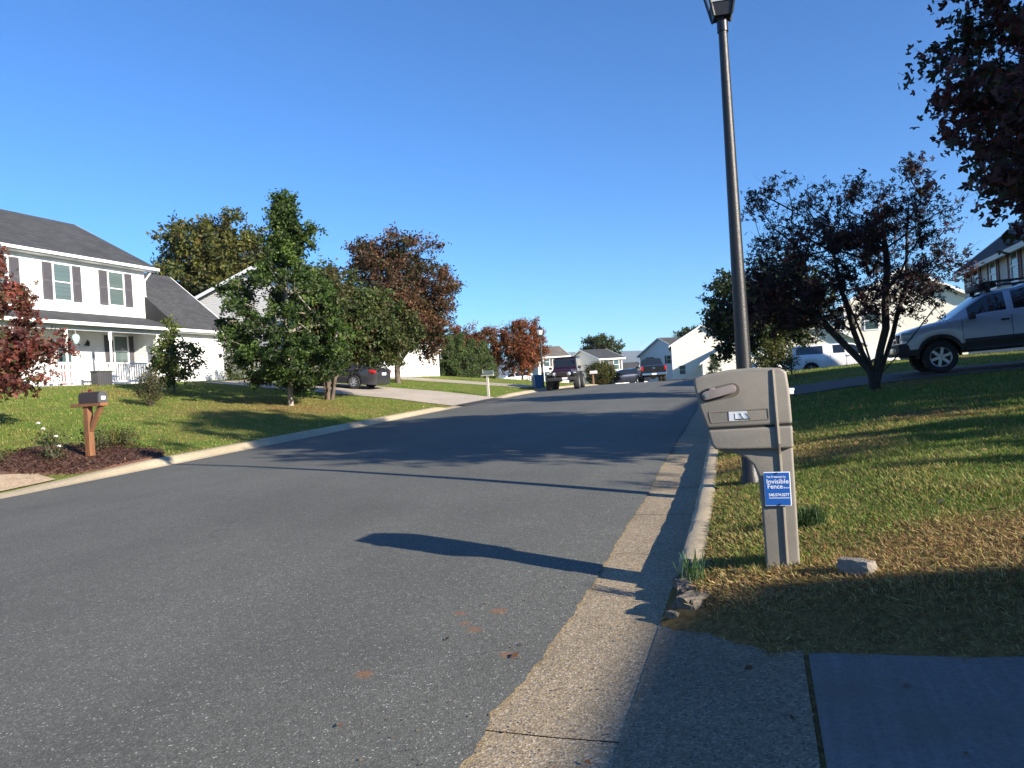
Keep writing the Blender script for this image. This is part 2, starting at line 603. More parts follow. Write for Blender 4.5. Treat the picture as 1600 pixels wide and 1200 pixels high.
def npmesh(name, V, F, material, parent=None, col=None, smooth_=False):
    """V (n,3); F (m,k) all faces alike"""
    V = np.asarray(V, np.float32)
    F = np.asarray(F, np.int32)
    me = bpy.data.meshes.new(name)
    me.vertices.add(len(V))
    me.vertices.foreach_set('co', V.ravel())
    k = F.shape[1]
    me.loops.add(F.size)
    me.loops.foreach_set('vertex_index', F.ravel())
    me.polygons.add(len(F))
    me.polygons.foreach_set('loop_start', np.arange(0, F.size, k, dtype=np.int32))
    me.polygons.foreach_set('use_smooth', np.full(len(F), smooth_, dtype=bool))
    me.update(calc_edges=True)
    me.validate()
    if col is not None:
        a = me.color_attributes.new('Col', 'FLOAT_COLOR', 'POINT')
        c4 = np.ones((len(V), 4), np.float32)
        c4[:, :3] = col
        a.data.foreach_set('color', c4.ravel())
    return link(name, me, material, parent)


def fbm(x, y, f, seed=0):
    """cheap smooth noise, about -1..1"""
    r = np.random.default_rng(seed)
    o = 0
    for i in range(7):
        a = r.uniform(0, 2 * math.pi)
        k = f * r.uniform(.6, 2.2)
        o = o + np.sin((x * math.cos(a) + y * math.sin(a)) * k + r.uniform(0, 6.28) + 1.3 * np.sin((x * math.sin(a) - y * math.cos(a)) * k * .7 + r.uniform(0, 6)))
    return o / 3.2


def dryness(s, t):
    dr = t - (tr(s) + LAWN_R)
    dl = (tl(s) - LAWN_L) - t
    x, y = s, t
    near = 1 - smooth(4.8, 5.5, s + .3 * fbm(x, y, 2.2, 3))
    edge = 1 - smooth(0.0, .5, dr + .2 * fbm(x, y, 3, 4))
    r = np.maximum(.85 * near, .35 * edge * (dr > 0))
    r = r + .55 * smooth(.35, 1.1, fbm(x, y, .9, 5)) + .12 * (1 - smooth(6, 8, s))
    patch = np.exp(-(((s - 22) / 3.5) ** 2 + ((t + 16.4) / 2.6) ** 2))
    l = .6 * patch + .30 * smooth(.4, 1.2, fbm(x, y, .6, 6)) + .2 * (1 - smooth(0, .5, dl))
    return np.clip(np.where(dr > 0, r, np.where(dl > 0, l, .9)), 0, 1)


# ------------------------------------------------------------------ ground, road, gutters, curbs
def axis(*parts):
    out = []
    for a, b, st_ in parts:
        out += list(np.arange(a, b, st_))
    return np.array(out)


SS = axis((-300, -60, 40), (-60, -6, 4), (-6, 3.6, .5), (3.6, 16, .22), (16, 36, .6), (36, 66, 1.2), (66, 130, 6), (130, 400, 45), (400, 4200, 500))
TT = axis((-3500, -400, 500), (-400, -60, 34), (-60, -32, 4), (-32, -12.9, .6), (-12.9, -11.3, .1), (-11.3, -10.5, .4), (-10.5, -2.4, 1.2), (-2.4, 8, .17), (8, 24, 1), (24, 60, 6), (60, 400, 40), (400, 3600, 500))
sg, tg = np.meshgrid(SS, TT, indexing='ij')
zg = G(sg, tg)
xg = sg * DX + tg * RX
yg = sg * DY + tg * RY
ns, ntt = sg.shape
idx = np.arange(ns * ntt).reshape(ns, ntt)
quads = np.stack([idx[:-1, :-1].ravel(), idx[1:, :-1].ravel(), idx[1:, 1:].ravel(), idx[:-1, 1:].ravel()], 1)[:, ::-1]
ground = npmesh('ground', np.stack([xg.ravel(), yg.ravel(), zg.ravel()], 1), quads, M_LAWN, smooth_=True)
at_ = ground.data.attributes.new('dry', 'FLOAT', 'POINT')
at_.data.foreach_set('value', dryness(sg, tg).ravel().astype(np.float32))
tag(ground, kind='structure')


def ribbon(name, ss, cols, material, kind='structure', parent=None, smooth_=True):
    """cols: list of (t function, z function)"""
    V = []
    for tf, zf in cols:
        t = tf(ss)
        V.append(np.stack([ss * DX + t * RX, ss * DY + t * RY, zf(ss, t)], 1))
    V = np.stack(V, 1)
    n, k = V.shape[:2]
    ix = np.arange(n * k).reshape(n, k)
    F = np.stack([ix[:-1, :-1].ravel(), ix[:-1, 1:].ravel(), ix[1:, 1:].ravel(), ix[1:, :-1].ravel()], 1)
    o = npmesh(name, V.reshape(-1, 3), F, material, parent, smooth_=smooth_)
    if kind: tag(o, kind=kind)
    return o


ss_road = axis((-40, -1, 1.5), (-1, 14, .05), (14, 40, .5), (40, 130, 1.5))
ragged = lambda s: .006 * np.sin(s * 9.1) + .008 * np.sin(s * 23 + 2) * np.sin(s * 3.1) + .006 * np.sin(s * 47) + .012 * np.sin(s * 1.7) - .045 * np.exp(-((s - 3.05) / .12) ** 2)


def crown(s, t):
    a, b = tl(s), tr(s)
    k = np.clip((t - a) / (b - a), 0, 1)
    return zr(s) + .012 + .07 * 4 * k * (1 - k) * (1 - .4 * smooth(0, 20, s)) - .0


rc = [(lambda s, f=f: tl(s) + (tr(s) + ragged(s) - tl(s)) * f) for f in (0, .1, .25, .5, .75, .9, .97, 1.0)]
road = ribbon('road', ss_road, [(f, crown) for f in rc], M_ASPHALT)

# right gutter pan: separate panels near the camera, one strip farther on
gutter = empty('gutter', (0, 0, 0)); tag(gutter, kind='structure')
js = [-10.2 + 1.43 * k for k in range(24)]
js = [4.35 + 1.43 * k for k in range(-10, 12)]
for a, b in zip(js[:-1], js[1:]):
    ss = np.linspace(a + .0025, b - .0025, 10)
    dz = random.uniform(-.002, .003)
    low = lambda s, t: zr(s) - .045
    ribbon('gutter_panel', ss, [(lambda s: tr(s) - .12, lambda s, t: zr(s) + dz), (lambda s: tr(s) + .25, lambda s, t: zr(s) - .004 + dz), (lambda s: tr(s) + CURB_R + .012, lambda s, t: zr(s) + .002 + dz)], M_GUTTER, None, gutter)
ss = np.arange(js[-1], 75, .5)
ribbon('gutter_strip', ss, [(lambda s: tr(s) - .1, lambda s, t: zr(s) + 0), (lambda s: tr(s) + CURB_R + .012, lambda s, t: zr(s) + .002)], M_GUTTER, None, gutter)

curb = empty('curb', (0, 0, 0)); tag(curb, kind='structure')


def curb_piece(a, b, edge, prof, name='curb_segment', drop=None, n=6, jag=0.0):
    ss = np.linspace(a + .005, b - .005, n)
    rows = []
    for o, h in prof:
        t = edge(ss) + o + (RNG.normal(0, jag, n) if jag else 0)
        hh = h * (drop(ss) if (drop and h > 0) else 1) + (RNG.normal(0, jag * .6, n) if jag and h > 0 else 0)
        rows.append(np.stack([ss * DX + t * RX, ss * DY + t * RY, zr(ss) + hh], 1))
    V = np.stack(rows, 1)
    k = len(prof)
    ix = np.arange(n * k).reshape(n, k)
    F = [tuple(q) for q in np.stack([ix[:-1, :-1].ravel(), ix[:-1, 1:].ravel(), ix[1:, 1:].ravel(), ix[1:, :-1].ravel()], 1)]
    F += [tuple(ix[0]), tuple(ix[-1][::-1])]
    mb = MB()
    mb.add(V.reshape(-1, 3), F)
    return mb.build(name, M_CURB, curb, smooth_=True)


PROF_R = [(CURB_R, -.06), (CURB_R + .025, .098), (CURB_R + .045, .122), (CURB_R + .075, .131), (CURB_R + .165, .134), (CURB_R + .19, .127), (CURB_R + .2, -.06)]
PROF_L = [(.0, -.06), (.0, .004), (-.16, .012), (-.22, .04), (-.33, .115), (-.39, .13), (-.56, .134), (-.6, .128), (-.61, -.06)]
cuts = [5.15, 6.4, 7.8] + [7.8 + 1.5 * k for k in range(1, 9)] + [22.8, 25.8, 28.8, 31.8, 34.8, 38, 41, 44, 47, 50, 54, 58, 62, 66, 70]
for a, b in zip(cuts[:-1], cuts[1:]):
    if 18.2 < (a + b) / 2 < 21.6:
        curb_piece(a, b, tr, PROF_R, drop=lambda s: s * 0 + .25)
    else:
        curb_piece(a, b, tr, PROF_R, n=8, jag=.004 if a < 10 else 0)
dropL = lambda s: np.interp(s, _s, _dropL)
cutl = [-9, -6, -3, 0, 3, 6, 9, 12, 15, 18, 21, 24, 27, 28, 30, 32.5, 33.5, 36, 39, 42, 45, 48, 51, 54, 58, 62, 66, 70]
for a, b in zip(cutl[:-1], cutl[1:]):
    curb_piece(a, b, tl, PROF_L, drop=dropL, n=10)


def rock(name, c, sx, sy, sz, rz, material, parent=None, seed=0, n=2, jit=.16):
    bm = bmesh.new()
    bmesh.ops.create_cube(bm, size=1.0)
    bmesh.ops.subdivide_edges(bm, edges=bm.edges[:], cuts=n, use_grid_fill=True)
    r = random.Random(seed)
    for v in bm.verts:
        k = 1 - .12 * (abs(v.co.x) + abs(v.co.y) + abs(v.co.z) > 1.2)
        v.co = Vector((v.co.x * sx * k, v.co.y * sy * k, v.co.z * sz * k)) + Vector((r.uniform(-1, 1) * sx, r.uniform(-1, 1) * sy, r.uniform(-1, 1) * sz)) * jit * .3
    me = bpy.data.meshes.new(name)
    bm.to_mesh(me)
    bm.free()
    o = link(name, me, material, parent)
    o.location = c
    o.rotation_euler = (r.uniform(-.1, .1), r.uniform(-.1, .1), rz)
    return o


M_CHUNK = mat('weathered_concrete', (.15, .128, .098), .95, .4, 14, .8, 60)
# the crumbled end of the right curb
for k, (s, t, a, b, c, rz) in enumerate([(4.95, -.46, .13, .3, .17, -.3), (4.68, -.50, .14, .22, .13, .1), (4.42, -.42, .15, .30, .15, -.55), (4.62, -.33, .12, .20, .10, .8), (4.85, -.58, .06, .10, .06, .5), (4.25, -.55, .05, .08, .04, 1.1)]):
    x, y = xy(s, t)
    rock('broken_curb_chunk', (x, y, float(zr(s)) + .06), a, b, c, rz - TH, M_CHUNK, curb, k + 3, 4, .12)

# driveway under the camera: apron, then a smoother slab behind a joint
ssd = np.arange(-9, 4.15, .2)
apz = lambda s, t: zr(s) + np.interp(t - (tr(s) + CURB_R), [0, .75, 1.5, 12, 60], [0.004, .104, .144, .504, .6]) + .002
ed = lambda s: .0 * s
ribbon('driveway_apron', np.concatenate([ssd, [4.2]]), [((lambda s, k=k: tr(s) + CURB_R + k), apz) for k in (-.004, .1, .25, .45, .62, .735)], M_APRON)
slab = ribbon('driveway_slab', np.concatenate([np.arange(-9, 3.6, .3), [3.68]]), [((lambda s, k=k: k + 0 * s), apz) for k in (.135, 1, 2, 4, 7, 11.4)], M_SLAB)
mort = ribbon('driveway_joint', np.arange(-9, 3.8, .4), [((lambda s, k=k: k + 0 * s), lambda s, t: apz(s, t) - .018) for k in (.10, .15)], mat('joint_dirt', (.05, .042, .03), .95, .3, 40))


def sheet(name, s0, s1, t0, t1, material, dz=.02, n=14, skew=0.0, wob=0.0, thick=0.05):
    """a paved strip that follows the ground"""
    ss = np.linspace(0, 1, n)
    tt = np.linspace(t0, t1, max(4, int(abs(t1 - t0) / .35)))
    A, B = np.meshgrid(ss, tt, indexing='ij')
    S = s0 + (s1 - s0) * A + skew * (B - t0) / (t1 - t0)
    if wob:
        S = S + np.where((A == 0) | (A == 1), wob * fbm(B * 3, A * 7, 1.0, 8), 0)
    Z = G(S, B) + dz
    X = S * DX + B * RX
    Y = S * DY + B * RY
    n0, n1 = S.shape
    ix = np.arange(n0 * n1).reshape(n0, n1)
    F = np.stack([ix[:-1, :-1].ravel(), ix[1:, :-1].ravel(), ix[1:, 1:].ravel(), ix[:-1, 1:].ravel()], 1)
    if t1 > t0: F = F[:, ::-1]
    o = npmesh(name, np.stack([X.ravel(), Y.ravel(), Z.ravel()], 1), F, material, smooth_=True)
    return tag(o, kind='structure')


sheet('driveway', 28.0, 33.2, -12.1, -25.5, M_DRIVE, .022, wob=.03, skew=1.0)
sheet('gravel_driveway', 2.0, 10.0, -12.10, -24, M_GRAVEL, .03, wob=.12, skew=.3)
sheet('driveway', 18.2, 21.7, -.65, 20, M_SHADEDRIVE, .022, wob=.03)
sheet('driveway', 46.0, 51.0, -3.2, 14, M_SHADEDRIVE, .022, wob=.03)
sheet('driveway', 40.5, 44.0, -12.9, -26, M_DRIVE, .022, wob=.03)
# asphalt wedge that ramps over the gutter at the sedan's driveway
ss = np.linspace(27.9, 32.6, 24)
ribbon('asphalt_ramp', ss, [(lambda s: tl(s) + .15, lambda s, t: zr(s) + .016), (lambda s: tl(s) - .22, lambda s, t: zr(s) + .05), (lambda s: tl(s) - .42, lambda s, t: zr(s) + .06)], mat('fresh_asphalt', (.035, .035, .037), .85, .2, 30, .5, 80))


def blob_sheet(name, cs, ct, rs, rt, material, dz, seed, n=40):
    a = np.linspace(0, 2 * math.pi, n, endpoint=False)
    rings = []
    r = np.random.default_rng(seed)
    wob = 1 + .10 * np.sin(3 * a + r.uniform(0, 6)) + .06 * np.sin(7 * a + r.uniform(0, 6)) + r.normal(0, .02, n)
    for k in (0, .25, .5, .75, .93, 1.0):
        S = cs + rs * k * np.cos(a) * wob
        T = np.minimum(ct + rt * k * np.sin(a) * wob, tl(S) - .62)
        z = G(S, T) + (dz if k < .95 else -.03)
        rings.append(np.stack([S * DX + T * RX, S * DY + T * RY, z], 1))
    V = np.concatenate(rings)
    F = []
    for j in range(5):
        for i in range(n):
            F.append((j * n + i, (j + 1) * n + i, (j + 1) * n + (i + 1) % n, j * n + (i + 1) % n))
    return tag(npmesh(name, V, F, material, smooth_=True), kind='structure')


M_MULCH = mat('red_mulch', (.075, .034, .022), .95, .55, 40, 1.0, 60, c2=(.12, .06, .04))
blob_sheet('mulch_bed', 11.45, -13.4, 1.7, 1.6, M_MULCH, .045, 5)

# wooded ridge far behind the crest
nv = 160
az = np.linspace(-1.2, 1.5, nv)
ridge = 150 + 26 * np.sin(az * 5 + .6) + 14 * np.sin(az * 13 + 1) + 6 * np.sin(az * 31) + RNG.normal(0, 1.2, nv)
rows = []
for k, (rad, f) in enumerate(((3300, -.02), (3600, .35), (3900, .75), (4200, 1.0), (4700, .6))):
    rows.append(np.stack([np.sin(az) * rad, np.cos(az) * rad, ridge * f * .86], 1))
V = np.stack(rows, 0).reshape(-1, 3)
ix = np.arange(5 * nv).reshape(5, nv)
F = np.stack([ix[:-1, :-1].ravel(), ix[:-1, 1:].ravel(), ix[1:, 1:].ravel(), ix[1:, :-1].ravel()], 1)
M_HILL = mat('wooded_hills', (.055, .075, .075), .95, .25, .03)
tag(npmesh('hills', V, F, M_HILL, smooth_=True), kind='structure')


# ------------------------------------------------------------------ plants
def pal(*cs):
    return np.array(cs, float)


def leaf_cloud(name, pts, size, palette, weights, parent, asp=.55, colnoise=.22, seed=0, clump_id=None, material=None, up=0.0, lobes=1):
    r = np.random.default_rng(seed)
    n = len(pts)
    a = r.normal(size=(n, 3))
    a /= np.linalg.norm(a, axis=1, keepdims=True)
    b = r.normal(size=(n, 3))
    if up: b[:, :2] *= (1 - up)
    b -= a * (a * b).sum(1, keepdims=True)
    b /= np.linalg.norm(b, axis=1, keepdims=True)
    c = np.cross(a, b)
    L = size * r.uniform(.65, 1.35, (n, 1))
    W = L * asp
    if lobes == 1:
        V = np.stack([pts - a * L * .5, pts + b * W * .5 + c * L * .06, pts + a * L * .5, pts - b * W * .5 + c * L * .06], 1).reshape(-1, 3)
    else:      # three pointed lobes fanned from the stalk, as on a maple leaf
        qs = []
        for an, k in ((0, 1.0), (.95, .78), (-.95, .78)):
            d = a * math.cos(an) + b * math.sin(an)
            e = b * math.cos(an) - a * math.sin(an)
            o = pts - a * L * .4
            qs += [o, o + d * L * k * .55 + e * W * .30 + c * L * .05, o + d * L * k, o + d * L * k * .55 - e * W * .30 + c * L * .05]
        V = np.stack(qs, 1).reshape(-1, 3)
    F = np.arange(4 * n * lobes).reshape(n * lobes, 4)
    w = np.array(weights, float)
    w /= w.sum()
    pick = r.choice(len(palette), n, p=w)
    if clump_id is not None:
        cp = r.choice(len(palette), clump_id.max() + 1, p=w)
        pick = np.where(r.random(n) < .62, cp[clump_id], pick)
    col = palette[pick] * np.exp(r.normal(0, colnoise, (n, 1)))
    if clump_id is not None:
        col = col * np.exp(r.normal(0, .16, clump_id.max() + 1))[clump_id][:, None]
    col = np.repeat(col, 4 * lobes, 0)
    return npmesh(name, V, F, material or M_LEAF, parent, col=col)


def ell(cx, cy, cz, rx, ry, rz, n, r, shell=2.6):
    d = r.normal(size=(n, 3))
    d /= np.linalg.norm(d, axis=1, keepdims=True)
    k = r.random((n, 1)) ** (1 / shell)
    k = k * (1 + .12 * np.sin(d[:, :1] * 5 + d[:, 2:3] * 4 + 2) + r.normal(0, .05, (n, 1)))
    return np.array([cx, cy, cz]) + d * k * np.array([rx, ry, rz])


def tree(name, label, base, trunks, clumps, leaf, per, sigma, palette, weights, trunk_r=.12, cat='tree', group=None, seed=1, asp=.55, bark=None, colnoise=.22, twig=.008, flat=.7, step=.5, up=0.0, dense=2.1, twigs=6, rise=.2, lobes=1):
    """base: world point; trunks: list of local polylines; clumps: (n,3) local leaf-clump centres"""
    r = np.random.default_rng(seed)
    root = empty(name, base, 0, label, cat, group)
    nodes, par = [], []
    for poly in trunks:
        prev = -1
        for i in range(len(poly) - 1):
            p, q = np.array(poly[i], float), np.array(poly[i + 1], float)
            m = max(2, int(np.linalg.norm(q - p) / .35))
            for k in range(m + (i == len(poly) - 2)):
                pt = p + (q - p) * k / m
                nodes.append(pt + r.normal(0, .012, 3) * (0 if prev < 0 else 1))
                par.append(prev)
                prev = len(nodes) - 1
    n_tr = len(nodes)
    top = np.mean([np.array(p[-1]) for p in trunks], 0)
    order = np.argsort(np.linalg.norm(clumps - top, axis=1))
    arr = np.array(nodes)
    tips = []
    lowcut = np.percentile(arr[:, 2], 22)
    for ci in order:
        c = clumps[ci]
        dlt = arr - c
        cost = np.linalg.norm(dlt, axis=1) + .9 * np.maximum(0, arr[:, 2] - c[2] + .15) + 3.0 * (arr[:, 2] < lowcut)
        j = int(np.argmin(cost))
        p0 = arr[j]
        dist = np.linalg.norm(c - p0)
        m = max(1, int(dist / step))
        prev = j
        new = []
        for k in range(1, m + 1):
            f = k / m
            pt = p0 + (c - p0) * f
            pt[2] += -.10 * dist * math.sin(math.pi * f) * (.5 if k < m else 0)
            if k < m: pt = pt + r.normal(0, .05 * min(1, dist), 3)
            new.append(pt)
            par.append(prev)
            prev = len(nodes) + len(new) - 1
        nodes += new
        arr = np.concatenate([arr, np.array(new)])
        tips.append(prev)
    nn = len(nodes)
    cnt = np.zeros(nn)
    for t_ in tips: cnt[t_] += 1
    for i in range(nn - 1, -1, -1):
        if par[i] >= 0: cnt[par[i]] += cnt[i]
    cnt = np.maximum(cnt, 1)
    roots = [i for i in range(nn) if par[i] < 0]
    cmax = max(cnt[i] for i in roots)
    e = math.log(trunk_r / twig) / math.log(max(cmax, 2))
    rad = twig * cnt ** e
    for i in range(n_tr):
        if par[i] < 0: rad[i] *= 1.35
    V, F = [], []
    ang = np.linspace(0, 2 * math.pi, 6, endpoint=False)
    for i in range(nn):
        j = par[i]
        if j < 0: continue
        p, q = arr[j], arr[i]
        a = q - p
        L = np.linalg.norm(a)
        if L < 1e-4: continue
        a /= L
        s = np.cross(a, [0, 0, 1.0])
        if np.linalg.norm(s) < 1e-2: s = np.array([1.0, 0, 0])
        s /= np.linalg.norm(s)
        u = np.cross(s, a)
        r0 = min(rad[j], rad[i] * 1.5) if j >= n_tr or i >= n_tr else rad[j]
        k0 = len(V)
        for e_, rr in ((p - a * r0 * .2, r0), (q, rad[i])):
            for t_ in ang: V.append(e_ + s * (rr * math.cos(t_)) + u * (rr * math.sin(t_)))
        for k in range(6):
            F.append((k0 + k, k0 + (k + 1) % 6, k0 + 6 + (k + 1) % 6, k0 + 6 + k))
    # twigs radiating from every clump; the leaves sit along them
    nc, m = len(clumps), twigs
    mid = clumps.mean(0)
    out = clumps - mid
    out /= np.linalg.norm(out, axis=1, keepdims=True) + 1e-6
    td = r.normal(size=(nc, m, 3)) + out[:, None, :] * .75 + np.array([0, 0, rise])
    td /= np.linalg.norm(td, axis=2, keepdims=True)
    tL = sigma * 2.3 * r.uniform(.45, 1.25, (nc, m, 1))
    if True:
        p0 = np.repeat(clumps[:, None, :], m, 1).reshape(-1, 3)
        p1 = (clumps[:, None, :] + td * tL).reshape(-1, 3)
        tdr = td.reshape(-1, 3)
        s1 = np.cross(tdr, [0.3, 0.5, 0.81]); s1 /= np.linalg.norm(s1, axis=1, keepdims=True) + 1e-6
        s2 = np.cross(tdr, s1)
        k0 = len(V)
        tv = []
        for k in range(3):
            o = s1 * math.cos(k * 2.094) + s2 * math.sin(k * 2.094)
            tv += [p0 + o * twig * .75, p1 + o * twig * .3]
        tv = np.stack(tv, 1).reshape(-1, 3)
        base_i = k0 + np.arange(nc * m)[:, None] * 6
        tf = np.concatenate([base_i + np.array([[2 * k, (2 * k + 2) % 6, (2 * k + 3) % 6, 2 * k + 1]]) for k in range(3)])
        V = np.concatenate([np.array(V), tv])
        F = np.concatenate([np.array(F), tf])
    npmesh('trunk', V, F, bark or M_BARK, root, smooth_=True)
    per_ = r.poisson(per * dense * r.gamma(3.0, 1 / 3.0, nc))
    leaf = leaf * 1.12
    cid = np.repeat(np.arange(nc), per_)
    tw = r.integers(0, m, len(cid))
    u = r.random((len(cid), 1)) ** .6
    P = clumps[cid] + td[cid, tw] * tL[cid, tw] * u + r.normal(size=(len(cid), 3)) * np.array([1, 1, flat]) * (leaf * .55 + sigma * .12)
    leaf_cloud('crown', P, leaf, palette, weights, root, asp, colnoise, seed + 100, cid, up=up, lobes=lobes)
    return root


def bush(name, label, base, clumps, leaf, per, sigma, palette, weights, cat='shrub', group=None, seed=1, asp=.55, colnoise=.22, stem_r=.012, up=0.0, nstem=7):
    r = np.random.default_rng(seed)
    root = empty(name, base, 0, label, cat, group)
    mb = MB()
    for k in range(nstem):
        c = clumps[r.integers(len(clumps))]
        mid = np.array([c[0] * .35, c[1] * .35, c[2] * .55])
        b = np.array([r.normal(0, .04), r.normal(0, .04), -.05])
        mb.tube(b, mid, stem_r, stem_r * .7, 5, False)
        mb.tube(mid, c, stem_r * .7, stem_r * .3, 5, False)
    mb.build('stem', M_BARK, root)
    per_ = r.poisson(per, len(clumps))
    cid = np.repeat(np.arange(len(clumps)), per_)
    off = r.normal(size=(len(cid), 3)) * sigma
    P = clumps[cid] + off
    P[:, 2] = np.maximum(P[:, 2], .02)
    leaf_cloud('foliage', P, leaf, palette, weights, root, asp, colnoise, seed + 50, cid, up=up)
    return root


GREEN = pal((.035, .075, .012), (.055, .11, .018), (.085, .14, .022), (.12, .15, .03))

# ------------------------------------------------------------------ houses
def box_on(mb, o, u, n, a0, a1, z0, z1, n0, n1):
    o, u, n = Vector(o), Vector(u), Vector(n)
    vs = []
    for z in (z0, z1):
        for a, k in ((a0, n0), (a1, n0), (a1, n1), (a0, n1)):
            p = o + u * a + n * k
            vs.append((p.x, p.y, p.z + z))
    return mb.add(vs, [(0, 3, 2, 1), (4, 5, 6, 7), (0, 1, 5, 4), (1, 2, 6, 5), (2, 3, 7, 6), (3, 0, 4, 7)])


def lap_wall(parent, o, u, n, span, z0, z1, material, h=.125, name='wall'):
    """clapboard wall, every course a tilted board with its own underside"""
    o, u, n = Vector(o), Vector(u), Vector(n)
    mb = MB()
    z = z0
    Z = Vector((0, 0, 1))
    while z < z1 - 1e-3:
        zb = min(z + h, z1)
        a0, a1 = span(z)
        b0, b1 = span(zb)
        if a1 - a0 < .02: break
        mb.add([o + u * a0 + n * .020 + Z * z, o + u * a1 + n * .020 + Z * z, o + u * b1 + n * .003 + Z * zb, o + u * b0 + n * .003 + Z * zb,
                o + u * a0 + n * -.01 + Z * z, o + u * a1 + n * -.01 + Z * z], [(0, 1, 2, 3), (0, 4, 5, 1)])
        z = zb
    me = bpy.data.meshes.new(name)
    me.from_pydata(mb.v, [], mb.f)
    me.update()
    return link(name, me, material, parent)


def window(parent, o, u, n, a, z, w, h, pane=None, cas=.075, sub=True):
    mb = MB()
    for a0, a1, z0, z1 in ((a - cas, a, z - cas, z + h + cas), (a + w, a + w + cas, z - cas, z + h + cas), (a, a + w, z + h, z + h + cas), (a, a + w, z - cas, z), (a, a + w, z + h * .49, z + h * .49 + .045)):
        box_on(mb, o, u, n, a0, a1, z0, z1, -.01, .06)
    win = mb.build('window', M_TRIM, parent)
    for z0, z1, k in ((z + h * .49 + .045, z + h, 0), (z, z + h * .49, 1)):
        m2 = MB()
        box_on(m2, o, u, n, a, a + w, z0, z1, .022 - .008 * k, .032 - .008 * k)
        m2.build('pane', pane or M_GLASS, win)
    return win


def shutter(parent, o, u, n, a, z, w, h, material):
    mb = MB()
    for a0, a1, z0, z1 in ((a, a + .06, z, z + h), (a + w - .06, a + w, z, z + h), (a + .06, a + w - .06, z, z + .08), (a + .06, a + w - .06, z + h - .08, z + h), (a + .06, a + w - .06, z + h * .47, z + h * .53)):
        box_on(mb, o, u, n, a0, a1, z0, z1, 0.02, .055)
    k = z + .085
    while k < z + h - .1:
        box_on(mb, o, u, n, a + .06, a + w - .06, k, k + .035, .02, .045)
        k += .05
    box_on(mb, o, u, n, a + .06, a + w - .06, z + .08, z + h - .08, .018, .026)
    return mb.build('shutter', material, parent)


def slab_roof(parent, pts, material, thick=.10, name='roof'):
    """pts: lower-left, lower-right, upper-right, upper-left"""
    P = [Vector(p) for p in pts]
    nrm = (P[1] - P[0]).cross(P[3] - P[0]).normalized()
    if nrm.z < 0: nrm = -nrm
    Q = [p - nrm * thick for p in P]
    me = bpy.data.meshes.new(name)
    me.from_pydata([tuple(p) for p in P + Q], [], [(0, 1, 2, 3), (7, 6, 5, 4), (0, 4, 5, 1), (1, 5, 6, 2), (2, 6, 7, 3), (3, 7, 4, 0)])
    ux = (P[1] - P[0]).normalized()
    vx = nrm.cross(ux)
    uv = me.uv_layers.new(name='UVMap')
    for lp in me.loops:
        p = Vector(me.vertices[lp.vertex_index].co) - P[0]
        uv.data[lp.index].uv = (p.dot(ux), p.dot(vx))
    bm = bmesh.new(); bm.from_mesh(me)
    bmesh.ops.recalc_face_normals(bm, faces=bm.faces[:])
    bm.to_mesh(me); bm.free()
    return link(name, me, material, parent)


X, Y_, Zv = Vector((1, 0, 0)), Vector((0, 1, 0)), Vector((0, 0, 1))


